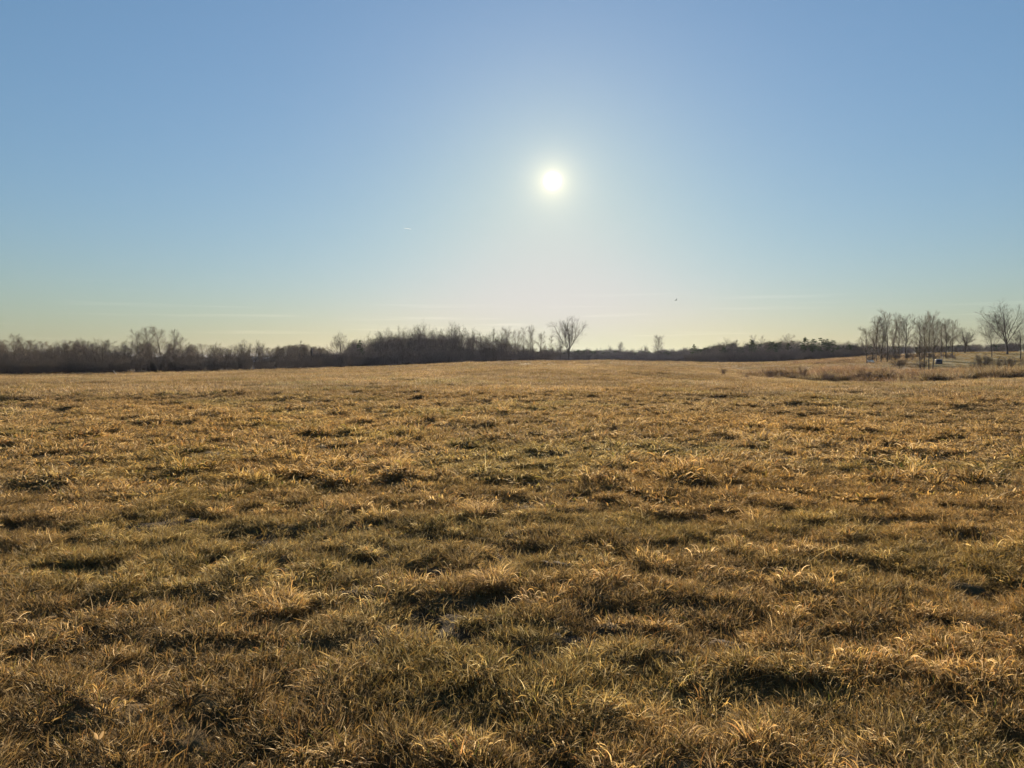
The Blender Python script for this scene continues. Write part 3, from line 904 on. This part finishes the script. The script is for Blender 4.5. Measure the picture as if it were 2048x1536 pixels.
G9 = 'aspens of the near right clump'
for i, (px, top, w, lab, ln) in enumerate([(1839, 641, 26, 'left aspen of the near clump behind the sedge', -.04), (1848, 634, 26, 'second aspen of the near clump behind the sedge', 0),
                               (1857, 626, 28, 'tallest aspen of the near clump behind the sedge', 0), (1868, 634, 28, 'right aspen of the near clump beside the dark bin', .05)]):
    tree('poplar', px, top, 88 + 2 * (i % 2), w * 1.4, lab, group=G9, lean=ln)
G10 = 'aspens behind the near right clump'
for px, top, lab in ((1881, 649, 'shortest aspen right behind the near clump'), (1891, 640, 'middle aspen right behind the near clump'), (1904, 641, 'rightmost aspen behind the near clump')):
    tree('poplar', px, top, 132, 34, lab, group=G10)
tree('vase', 1929, 657, 172, 50, 'low wide pale-twigged tree on the far lawn left of the two maples')
tree('vase', 1983, 643, 138, 44, 'smaller maple with upswept branches on the lawn, left of the big maple', variant=0)
tree('vase', 2014, 613, 160, 92, 'big fan-shaped bare maple on the lawn at the right', variant=1)
tree('oak', 2040, 660, 122, 50, 'dark dense tree at the right edge in front of the big maple')

# dead snag
def thing(name, loc, label, cat, group=None):
    e = bpy.data.objects.new(name, None); COL.objects.link(e); e.location = loc; e.empty_display_size = .3
    return tag(e, label, cat, group)
p = at(624, 735, 150); gz = Hs(p.x, 150); top = at(624, 694, 150).z - gz
e = thing('dead_snag', (p.x, 150, gz - .05), 'dead broken-topped trunk standing alone between thicket and round oak', 'snag')
v, f = tubes([(np.array([[0, 0, 0], [.05, 0, top * .4], [-.02, 0, top * .8], [-.1, 0, top]]), np.array([.30, .24, .20, .05]))], 8)
obj('trunk', mesh_np('trunk', v, f, BARK_DARK, smooth=True), e)
for z0, sx, L in ((.55, 1, .5), (.72, -1, .35), (.85, 1, .25)):
    v, f = tubes([(np.array([[0, 0, top * z0], [sx * L * .6, .05, top * z0 + .25], [sx * L, .1, top * z0 + .6]]), np.array([.08, .05, .02]))], 5)
    obj('stub', mesh_np('stub', v, f, BARK_DARK, smooth=True), e)

# ------------------------------------------------------------------ woods and brush that read as one mass
tree_coll = bpy.data.collections.new('wood_prototypes')
WI = {}
_w = 0
for kind in ('oak', 'vase', 'poplar', 'slim', 'shrub', 'stool', 'pine', 'red_shrub'):
    for tm, cm, w in TREE[kind]:
        for part in (0, 1):
            pass
        n1, n2 = len(tm.vertices), len(cm.vertices)
        co = np.empty((n1 + n2) * 3, np.float32)
        a = np.empty(n1 * 3, np.float32); tm.vertices.foreach_get('co', a)
        b = np.empty(n2 * 3, np.float32); cm.vertices.foreach_get('co', b)
        o = bpy.data.objects.new('wood_%03d' % _w, None)
        # one joined mesh with both materials
        def polys(me):
            k = len(me.polygons); l_ = np.empty(len(me.loops), np.int32); me.loops.foreach_get('vertex_index', l_)
            s_ = np.empty(k, np.int32); me.polygons.foreach_get('loop_total', s_); return l_, s_
        fl = []
        lt, stt = polys(tm); lc, stc = polys(cm)
        fl.append(lt.reshape(-1, 4))
        if (stc == 4).all(): fl.append(lc.reshape(-1, 4) + n1)
        else:
            q = int((stc == 4).sum()); fl.append(lc[:q * 4].reshape(-1, 4) + n1); fl.append(lc[q * 4:].reshape(-1, 3) + n1)
        me = mesh_np('wood_tree', np.concatenate([a, b]).reshape(-1, 3), fl, smooth=True)
        me.materials.append(tm.materials[0]); me.materials.append(cm.materials[0])
        mi = np.ones(len(me.polygons), np.int32); mi[:len(stt)] = 0
        me.polygons.foreach_set('material_index', mi)
        o = bpy.data.objects.new('wood_%03d' % _w, me)
        tree_coll.objects.link(o)
        WI.setdefault(kind, []).append((_w, w)); _w += 1

WX, WY, WK, WS, WZ = [], [], [], [], []
def band(n, px0, px1, y0, y1, top_fn, jit, kinds, ratio=(.5, .9), seed=0, top_min=1.2, lift=7.0):
    r = np.random.default_rng(1000 + seed)
    px = r.uniform(px0, px1, n); Y = r.uniform(y0, y1, n)
    x = (px - CX) / F_PX * Y
    z = H(x, Y)
    toppy = top_fn(px) - lift + np.abs(r.normal(0, jit, n))
    ztop = EYE + (HORIZON - toppy) / F_PX * Y
    h = np.maximum(ztop - z, top_min)
    for i in range(n):
        k, w = WI[kinds[int(r.integers(0, len(kinds)))]][0:][int(r.integers(0, 99)) % len(WI[kinds[0]])] if False else (0, 0)
        kk = WI[kinds[int(r.integers(0, len(kinds)))]]
        k, w = kk[int(r.integers(0, len(kk)))]
        WX.append(x[i]); WY.append(Y[i]); WK.append(k); WZ.append(h[i]); WS.append(h[i] * r.uniform(*ratio) * .35 / max(w, .12))
    return
def lin(*pts):
    xp, yp = zip(*pts)
    return lambda q: np.interp(q, xp, yp)
band(230, -160, 660, 150, 215, lin((-160, 684), (100, 687), (250, 688), (380, 694), (560, 698), (660, 700)), 9, ['slim', 'poplar', 'slim', 'slim', 'oak'], seed=1)
band(260, -160, 700, 128, 190, lin((-160, 706), (250, 707), (400, 714), (560, 712), (700, 716)), 9, ['oak', 'stool', 'shrub'], (.8, 1.3), seed=2)
band(110, 545, 665, 165, 200, lin((545, 701), (600, 694), (665, 706)), 8, ['slim', 'poplar'], (.4, .7), seed=21)
band(150, 690, 1110, 185, 235, lin((690, 692), (760, 682), (850, 674), (950, 679), (1010, 688), (1060, 697), (1110, 704)), 9, ['oak', 'vase', 'slim'], (.7, 1.2), seed=3)
band(130, 690, 1110, 172, 215, lin((690, 710), (800, 702), (1000, 703), (1110, 708)), 7, ['shrub', 'oak'], (.9, 1.5), seed=4)
band(900, -250, 1450, 300, 420, lin((-250, 719), (600, 719), (1000, 710), (1120, 706), (1300, 707), (1450, 703)), 4, ['oak', 'vase', 'pine', 'shrub'], (.9, 1.6), seed=5)
band(420, 1000, 1450, 285, 320, lin((1000, 718), (1120, 715), (1450, 714)), 2.5, ['shrub'], (1.2, 2.2), seed=51)
band(230, 1400, 1760, 198, 260, lin((1400, 704), (1440, 694), (1520, 690), (1600, 688), (1700, 691), (1760, 696)), 8, ['oak', 'vase', 'slim', 'pine'], (.6, 1.1), seed=6)
band(170, 1380, 1740, 190, 225, lin((1380, 714), (1450, 708), (1600, 704), (1740, 706)), 5, ['shrub', 'oak'], (.9, 1.5), seed=7)
band(330, 1680, 2260, 300, 400, lin((1680, 700), (1850, 698), (1950, 696), (2100, 690), (2260, 686)), 3, ['oak', 'pine', 'vase', 'shrub'], (.9, 1.6), seed=8)
x, y = np.array(WX), np.array(WY)
g = gn_scatter('woodland', x, y, H(x, y) - .1, np.array(WK), np.array(WS), np.array(WZ), np.ones((len(x), 3)), tree_coll, 5, lean=.04)
tag(g, 'dense leafless woodland massed along the far side of the field', 'woodland', kind='stuff')

WX, WY, WK, WS, WZ = [], [], [], [], []
band(330, -160, 640, 112, 135, lin((-160, 724), (150, 726), (300, 722), (400, 725), (520, 728), (640, 722)), 7, ['shrub'], (1.2, 2.2), seed=11, top_min=.8)
band(200, 600, 1010, 150, 180, lin((600, 716), (760, 708), (1010, 706)), 6, ['shrub'], (1.2, 2.0), seed=12, top_min=.8)
band(200, 1380, 1760, 178, 200, lin((1380, 715), (1760, 705)), 5, ['shrub'], (1.2, 2.0), seed=13, top_min=.8)
band(120, 1735, 1910, 118, 150, lin((1735, 712), (1770, 706), (1910, 710)), 6, ['shrub'], (.8, 1.4), seed=14, top_min=.5, lift=2)
x, y = np.array(WX), np.array(WY)
g = gn_scatter('brush', x, y, H(x, y) - .05, np.array(WK), np.array(WS), np.array(WZ), np.ones((len(x), 3)), tree_coll, 6, lean=.1)
tag(g, 'tangled leafless brush along the foot of the woods', 'brush', kind='stuff')

# ------------------------------------------------------------------ shrubs of the hollow
def shrub(kind, px, top, base, Y, wpx, label, group):
    tm, cm, w = TREE[kind][tr.randrange(len(TREE[kind]))]
    x = (px - CX) / F_PX * Y; gz = Hs(x, Y)
    h = (base - top) / F_PX * Y
    e = thing('bare_shrub', (x, Y, gz - .03), label, 'shrub', group)
    s = (wpx * Y / F_PX) / (2 * w); e.scale = (s, s, h); e.rotation_euler = (0, 0, tr.uniform(0, 6))
    a = bpy.data.objects.new('stems', tm); COL.objects.link(a); a.parent = e
    b = bpy.data.objects.new('twigs', cm); COL.objects.link(b); b.parent = e
SG = 'russet shrubs in the sedge hollow'
for px, top, base, Y, w, lab in ((1447, 743, 757, 66, 16, 'small russet shrub alone at the left tip of the sedge hollow'),
                                 (1494, 749, 760, 63, 9, 'low dark russet shrub on the near rim of the sedge hollow'),
                                 (1541, 741, 756, 66, 22, 'russet shrub left of the tallest russet shrub in the hollow'),
                                 (1606, 733, 757, 67, 24, 'tallest upright russet shrub in the left part of the hollow'),
                                 (1655, 743, 762, 64, 26, 'low russet shrub right of the tallest russet shrub'),
                                 (1728, 742, 764, 63, 36, 'wide russet shrub in front of the white boxes at the near rim'),
                                 (1775, 735, 757, 68, 34, 'pinkish russet shrub in the middle of the hollow below the aspen clump'),
                                 (1828, 742, 760, 65, 34, 'rounded russet shrub in front of the near aspen clump'),
                                 (1905, 744, 758, 66, 24, 'last low russet shrub at the right end of the sedge hollow')):
    shrub('red_shrub', px, top, base, Y, w, lab, SG)
HG = 'dark shrubs of the hedge on the right'
for px, top, base, Y, w, lab in ((1952, 726, 748, 78, 26, 'leftmost pale-branched shrub of the hedge on the right'),
                                 (1968, 717, 748, 79, 34, 'tallest shrub of the hedge on the right, next to its left end'),
                                 (1990, 724, 750, 78, 36, 'third shrub from the left in the hedge on the right'),
                                 (2012, 726, 751, 78, 36, 'fourth shrub from the left in the hedge on the right'),
                                 (2034, 727, 752, 78, 36, 'shrub of the hedge cut by the right edge of the picture'),
                                 (1800, 728, 748, 92, 30, 'dark shrub between the two aspen clumps behind the sedge'),
                                 (1845, 730, 750, 88, 30, 'dark shrub at the foot of the near aspen clump')):
    shrub('shrub', px, top, base, Y, w, lab, HG)

# ------------------------------------------------------------------ small built things
def box_np(x0, x1, y0, y1, z0, z1):
    v = np.array([(x, y, z) for z in (z0, z1) for y in (y0, y1) for x in (x0, x1)], float)
    f = np.array([(0, 2, 3, 1), (4, 5, 7, 6), (0, 1, 5, 4), (2, 6, 7, 3), (0, 4, 6, 2), (1, 3, 7, 5)])
    return v, f
def join_np(parts):
    V, Fq, o_ = [], [], 0
    for v, f in parts: V.append(v); Fq.append(f + o_); o_ += len(v)
    return np.vstack(V), np.vstack(Fq)
def boxes(name, parts, mat, parent, bevel=.0):
    v, f = join_np([box_np(*q) for q in parts])
    o = obj(name, mesh_np(name, v, f, mat), parent)
    if bevel:
        b = o.modifiers.new('bevel', 'BEVEL'); b.width = bevel; b.segments = 2
    return o

WALL = plain_mat('siding', (.26, .29, .34), .7, .08)
ROOF = plain_mat('roof_shingle', (.16, .18, .22), .85, .2, 20)
WHITE = plain_mat('white_paint', (.78, .76, .74), .55, .06)
TRIM = plain_mat('grey_trim', (.36, .37, .38), .6, .08)
GLASS = plain_mat('dark_glass', (.03, .035, .045), .08, .1)
DARKBLUE = plain_mat('dark_blue_plastic', (.018, .026, .045), .45, .2)
WOOD = plain_mat('weathered_wood', (.20, .15, .11), .85, .25, 14)

Yh = 178
x = (529 - CX) / F_PX * Yh; gz = Hs(x, Yh)
hz = at(529, 720, Yh).z - gz           # eaves
e = thing('house', (x, Yh, gz), 'grey-blue house with a low gabled roof half hidden behind the left wood', 'house')
e.rotation_euler = (0, 0, R(12))
boxes('wall', [(-2.6, 2.6, -2, 2, -.3, hz)], WALL, e)
rv = np.array([(-2.9, -2.4, hz - .1), (2.9, -2.4, hz - .1), (2.9, 0, hz + .62), (-2.9, 0, hz + .62), (-2.9, 2.4, hz - .1), (2.9, 2.4, hz - .1),
               (-2.9, -2.4, hz + .04), (2.9, -2.4, hz + .04), (2.9, 0, hz + .78), (-2.9, 0, hz + .78), (-2.9, 2.4, hz + .04), (2.9, 2.4, hz + .04)])
rf = [np.array([(6, 7, 8, 9), (9, 8, 11, 10), (0, 3, 2, 1), (3, 4, 5, 2), (0, 1, 7, 6), (4, 10, 11, 5), (0, 6, 9, 3), (3, 9, 10, 4), (1, 2, 8, 7), (2, 5, 11, 8)])]
ro = obj('roof', mesh_np('roof', rv, rf, ROOF), e)
boxes('chimney', [(1.2, 1.6, .5, .9, hz + .35, hz + 1.1)], plain_mat('brick', (.28, .13, .09), .9, .2), ro)
for sx in (-2.6, 2.6):
    obj('gable', mesh_np('gable', np.array([(sx, -2, hz), (sx, 2, hz), (sx, 0, hz + .6)]), np.array([(0, 1, 2)]), WALL), e)
for wx in (-1.8, -.4, 1.9):
    wz = hz - 1.3
    w_ = boxes('window', [(wx - .45, wx + .45, -2.06, -2.003, wz - .05, wz + .95)], TRIM, e)
    for px0 in (wx - .38, wx + .03):
        boxes('pane', [(px0, px0 + .35, -2.075, -2.063, wz + .03, wz + .87)], GLASS, w_)
d_ = boxes('door', [(.4, 1.2, -2.05, -2.003, -.1, 1.9)], TRIM, e)
boxes('handle', [(.5, .55, -2.09, -2.053, .9, 1.02)], GLASS, d_)

# white boxes under the aspens
Yb = 111
x = (1739 - CX) / F_PX * Yb; gz = Hs(x, Yb)
e = thing('box_hive', (x, Yb, gz), 'low white wooden box on legs under the aspen clump, the left of two', 'box')
e.scale = (.8, .8, .8)
e.rotation_euler = (0, 0, .1)
boxes('body', [(-.29, .29, -.2, .2, .34, .60)], WHITE, e, .01)
boxes('lid', [(-.32, .32, -.23, .23, .603, .66)], WHITE, e, .01)
for sx in (-1, 1):
    for sy in (-1, 1):
        boxes('leg', [(sx * .25 - .03, sx * .25 + .03, sy * .16 - .03, sy * .16 + .03, -.05, .338)], WOOD, e)
x = (1751 - CX) / F_PX * Yb; gz = Hs(x, Yb)
e = thing('plastic_barrel', (x, Yb + 1, gz), 'white barrel lying tilted under the aspens, the right of two white things', 'barrel')
e.scale = (.75, .75, .75)
prof = [(0, .0), (.0, .20), (.05, .225), (.25, .24), (.27, .25), (.29, .24), (.50, .24), (.52, .25), (.54, .24), (.74, .225), (.79, .20), (.79, 0)]
ns = 16
v = np.array([(z_ - .4, math.cos(6.2832 * k / ns) * max(r_, .001), math.sin(6.2832 * k / ns) * max(r_, .001)) for z_, r_ in prof for k in range(ns)])
f = np.array([(i * ns + k, i * ns + (k + 1) % ns, (i + 1) * ns + (k + 1) % ns, (i + 1) * ns + k) for i in range(len(prof) - 1) for k in range(ns)])
b = obj('drum', mesh_np('drum', v, f, WHITE, smooth=True), e)
b.location = (0, 0, .42); b.rotation_euler = (0, R(22), .4)
boxes('bung', [(-.03, .03, .12, .18, -.02, .03)], DARKBLUE, e).location = (-.36, 0, .58)

# dark blue bin
Yd = 104
x = (1877 - CX) / F_PX * Yd; gz = Hs(x, Yd)
e = thing('storage_bin', (x, Yd, gz), 'dark blue storage bin on the mown lawn right of the near aspen clump', 'bin')
e.scale = (.85, .85, .85)
boxes('body', [(-.42, .42, -.3, .3, -.03, .66)], DARKBLUE, e, .03)
lv = np.array([(-.46, -.34, .665), (.46, -.34, .665), (.46, .34, .665), (-.46, .34, .665), (-.46, -.34, .70), (.46, -.34, .70), (.46, .34, .86), (-.46, .34, .86)])
obj('lid', mesh_np('lid', lv, np.array([(0, 3, 2, 1), (4, 5, 6, 7), (0, 1, 5, 4), (1, 2, 6, 5), (2, 3, 7, 6), (3, 0, 4, 7)]), DARKBLUE), e)
boxes('handle', [(-.15, .15, -.37, -.31, .5, .54)], DARKBLUE, e)
x2 = x + .62
e = thing('marker_post', (x2, Yd + .2, Hs(x2, Yd + .2)), 'thin dark post with a white cap standing beside the dark blue bin', 'post')
boxes('post', [(-.03, .03, -.03, .03, -.05, .95)], WOOD, e)
boxes('cap', [(-.055, .055, -.055, .055, .953, 1.08)], WHITE, e, .015)

# pale dead branch leaning at the left edge
p = at(230, 745, 96); gz = Hs(p.x, 96)
e = thing('dead_branch', (p.x, 96, gz), 'pale bleached dead branch leaning out of the grass at the left wood edge', 'branch')
v, f = tubes([(np.array([[.22, 0, -.05], [.05, .02, .2], [-.18, .03, .48], [-.34, .05, .66]]), np.array([.05, .045, .035, .012]))], 6)
obj('limb', mesh_np('limb', v, f, BARK_PALE, smooth=True), e)
v, f = tubes([(np.array([[-.10, .03, .38], [-.08, .04, .58], [-.12, .05, .74]]), np.array([.022, .016, .006]))], 5)
obj('fork', mesh_np('fork', v, f, BARK_PALE, smooth=True), e)

# ------------------------------------------------------------------ tussocks and soil mounds in the foreground
def ground_hit(px, py):
    d = ray(px, py); s0, s1 = .5, 200
    for k in np.arange(1.5, 80, .02):
        q = Vector((0, 0, EYE)) + d * k
        if q.z <= Hs(q.x, q.y): return q
    return q
TG = 'tussocks standing out of the field grass'
for i, (px, py, rad, hgt, pal, lab) in enumerate([
        (284, 1388, .13, .24, GREY, 'round drooping straw tussock in the left foreground'),
        (957, 1030, .16, .34, GREY, 'pale grey upright tussock left of centre in the middle field'),
        (788, 940, .20, .46, DRY, 'shaggy tussock leaning right in the middle field'),
        (985, 1172, .14, .30, GREY, 'brown tussock just right below the middle of the field'),
        (1515, 1048, .17, .32, DRY, 'dark-based tussock right of centre in the middle field'),
        (1290, 1455, .12, .22, DRY, 'reddish upright grass clump in the centre right foreground'),
        (560, 1215, .20, .20, DRY, 'low wide mound of matted straw left of centre'),
        (1575, 905, .30, .34, DRY, 'dark humped tussock far right of centre'),
        (460, 985, .22, .28, DRY, 'low pale tussock in the left middle field')]):
    q = ground_hit(px, py)
    r = np.random.default_rng(900 + i)
    hgt *= .5; rad *= .75
    v, f, c = merge([blades(r, 420, rad, hgt * .6, hgt * 1.5, .0024 + .0006 * q.y / 3, (.0, .7), (.9, 2.3), 6, pal),
                     blades(r, 120, rad * 1.1, .05, .12, .005, (.3, 1.2), (.2, 1.2), 3, pal)])
    o = obj('grass_tussock', mesh_np('grass_tussock', v, f, BLADE_PLAIN, colors=c), loc=(q.x, q.y, Hs(q.x, q.y) - .01))
    tag(o, lab, 'tussock', TG)

SOIL = plain_mat('dark_soil', (.050, .032, .018), 1.0, .6, 60)
MG = 'bare soil mounds in the field'
for i, (px, py, rad, hgt, lab) in enumerate([
        (1160, 1290, .15, .09, 'dark bare soil mound just right of the centre foreground'),
        (1432, 1290, .20, .10, 'wide dark soil mound on the right of the foreground'),
        (708, 1192, .16, .08, 'small dark soil mound left of the picture middle'),
        (1155, 1130, .32, .14, 'large dark soil mound below the middle of the field'),
        (650, 1435, .12, .07, 'small soil mound in the bottom foreground left of centre'),
        (1125, 910, .34, .20, 'round soil mound in the far middle field right of centre'),
        (300, 938, .60, .16, 'long dark soil mound in the left middle field'),
        (430, 918, .50, .16, 'dark soil mound behind the long one in the left middle field')]):
    q = ground_hit(px, py)
    n_a, n_r = 28, 9
    V = []
    for a_ in range(n_a):
        for r_ in range(n_r):
            rr = rad * (r_ + .0) / (n_r - 1); th = 6.2832 * a_ / n_a
            xx, yy = rr * math.cos(th) * 1.3, rr * math.sin(th)
            V.append((xx, yy))
    V = np.array(V)
    d_ = np.hypot(V[:, 0] / 1.3, V[:, 1]) / rad
    lump = fbm((V[:, 0] + 9 * i) / .07, V[:, 1] / .07, 55, 3)
    zz = H(q.x + V[:, 0], q.y + V[:, 1]) - q.z + hgt * .16 * (1 - d_ ** 2) ** 1.0 * (.1 + 1.8 * lump) - .02 * d_ ** 3
    idx = np.arange(n_a * n_r).reshape(n_a, n_r); nx = np.roll(idx, -1, 0)
    f = np.stack([idx[:, :-1], idx[:, 1:], nx[:, 1:], nx[:, :-1]], -1).reshape(-1, 4)
    o = obj('soil_mound', mesh_np('soil_mound', np.column_stack([V, zz]), f, SOIL, smooth=True), loc=(q.x, q.y, q.z))
    tag(o, lab, 'mound', MG)

# the pale two-lobed dead leaf at the bottom left
q = ground_hit(197, 1512)
e = thing('dry_leaf', (q.x, q.y, Hs(q.x, q.y)), 'pale curled two-lobed dry leaf standing in the bottom left foreground', 'leaf')
e.scale = (.8, .8, .8); e.rotation_euler = (R(-18), 0, R(25))
LEAF = plain_mat('dry_leaf', (.55, .40, .22), .7, .2, 40)
v, f = tubes([(np.array([[0, 0, -.01], [.004, 0, .03], [0, .004, .07]]), np.array([.0016, .0014, .001]))], 5)
obj('stem', mesh_np('stem', v, f, LEAF, smooth=True), e)
for sx in (-1, 1):
    g_ = []
    for i in range(6):
        s_ = i / 5; w_ = .009 * math.sin(math.pi * (.12 + .83 * s_))
        cx_ = sx * (.004 + .016 * s_); cz_ = .07 + .034 * s_
        for k, o_ in ((-1, 0), (0, .004), (1, 0)):
            g_.append((cx_ + k * w_ * .8, o_ + .01 * s_ * s_, cz_ - sx * k * w_ * .45))
    ff = [(i * 3 + k, i * 3 + k + 1, i * 3 + k + 4, i * 3 + k + 3) for i in range(5) for k in range(2)]
    obj('lobe', mesh_np('lobe', np.array(g_), np.array(ff), BLADE_PLAIN, smooth=True, colors=np.full((len(g_), 3), (.42, .29, .15))), e)

# ------------------------------------------------------------------ bird and contrail
BIRD = plain_mat('bird_feathers', (.02, .02, .022), .7, .2)
p = at(1352, 600.5, 130)
e = thing('bird', p, 'small dark bird flying above the right wood', 'bird')
e.rotation_euler = (R(5), R(-35), R(40))
v, f = tubes([(np.array([[0, -.16, 0], [0, -.08, .005], [0, .04, .005], [0, .12, .02], [0, .17, .02]]), np.array([.02, .045, .05, .032, .006]))], 8)
obj('body', mesh_np('body', v, f, BIRD, smooth=True), e)
for sx in (-1, 1):
    W_ = np.array([(sx * .03, .07, .02), (sx * .03, -.08, .02), (sx * .22, .10, .12), (sx * .22, -.05, .12), (sx * .42, -.02, .13), (sx * .40, -.08, .13)])
    fw = np.array([(0, 1, 3, 2), (2, 3, 5, 4)])
    w_ = obj('wing', mesh_np('wing', W_, fw, BIRD), e)
    so = w_.modifiers.new('thick', 'SOLIDIFY'); so.thickness = .012
obj('tail', mesh_np('tail', np.array([(-.02, -.14, 0), (.02, -.14, 0), (.05, -.27, .0), (-.05, -.27, 0), (-.02, -.14, .012), (.02, -.14, .012), (.05, -.27, .01), (-.05, -.27, .01)]),
    np.array([(0, 3, 2, 1), (4, 5, 6, 7), (0, 1, 5, 4), (1, 2, 6, 5), (2, 3, 7, 6), (3, 0, 4, 7)]), BIRD), e)

m, n, l = new_mat('contrail_ice')
d = n.new('ShaderNodeBsdfDiffuse'); d.inputs[0].default_value = (.9, .9, .9, 1)
t = n.new('ShaderNodeBsdfTranslucent'); t.inputs[0].default_value = (.9, .9, .9, 1)
mx = n.new('ShaderNodeMixShader'); mx.inputs[0].default_value = .95
l.new(d.outputs[0], mx.inputs[1]); l.new(t.outputs[0], mx.inputs[2]); out(n, l, mx.outputs[0])
A, B = at(808, 456.4, 8000), at(823, 458.2, 8000)
mid = (A + B) / 2
pts = [A + (B - A) * k - mid for k in (0, .08, .3, .6, .9, 1)]
v, f = tubes([(np.array([tuple(q) for q in pts]), np.array([.3, 1.0, 1.6, 1.6, 1.0, .3]))], 8)
tag(obj('contrail', mesh_np('contrail', v, f, m, smooth=True), loc=mid), 'short thin white contrail high in the sky left of the sun', 'contrail')

# ------------------------------------------------------------------ the air: thin even haze round everything on the ground
m = bpy.data.materials.new('haze_air'); m.use_nodes = True
n, l = m.node_tree.nodes, m.node_tree.links
n.clear()
pv = n.new('ShaderNodeVolumePrincipled')
pv.inputs['Color'].default_value = (.62, .68, 1.0, 1)
pv.inputs['Density'].default_value = HAZE
pv.inputs['Anisotropy'].default_value = .5
o_ = n.new('ShaderNodeOutputMaterial'); l.new(pv.outputs[0], o_.inputs['Volume'])
v, f = box_np(-5200, 5200, -5200, 5200, -8, 15.5)
hz_o = obj('haze', mesh_np('haze', v, f, m))
tag(hz_o, 'thin pale haze over the field and woods', 'haze', kind='stuff')
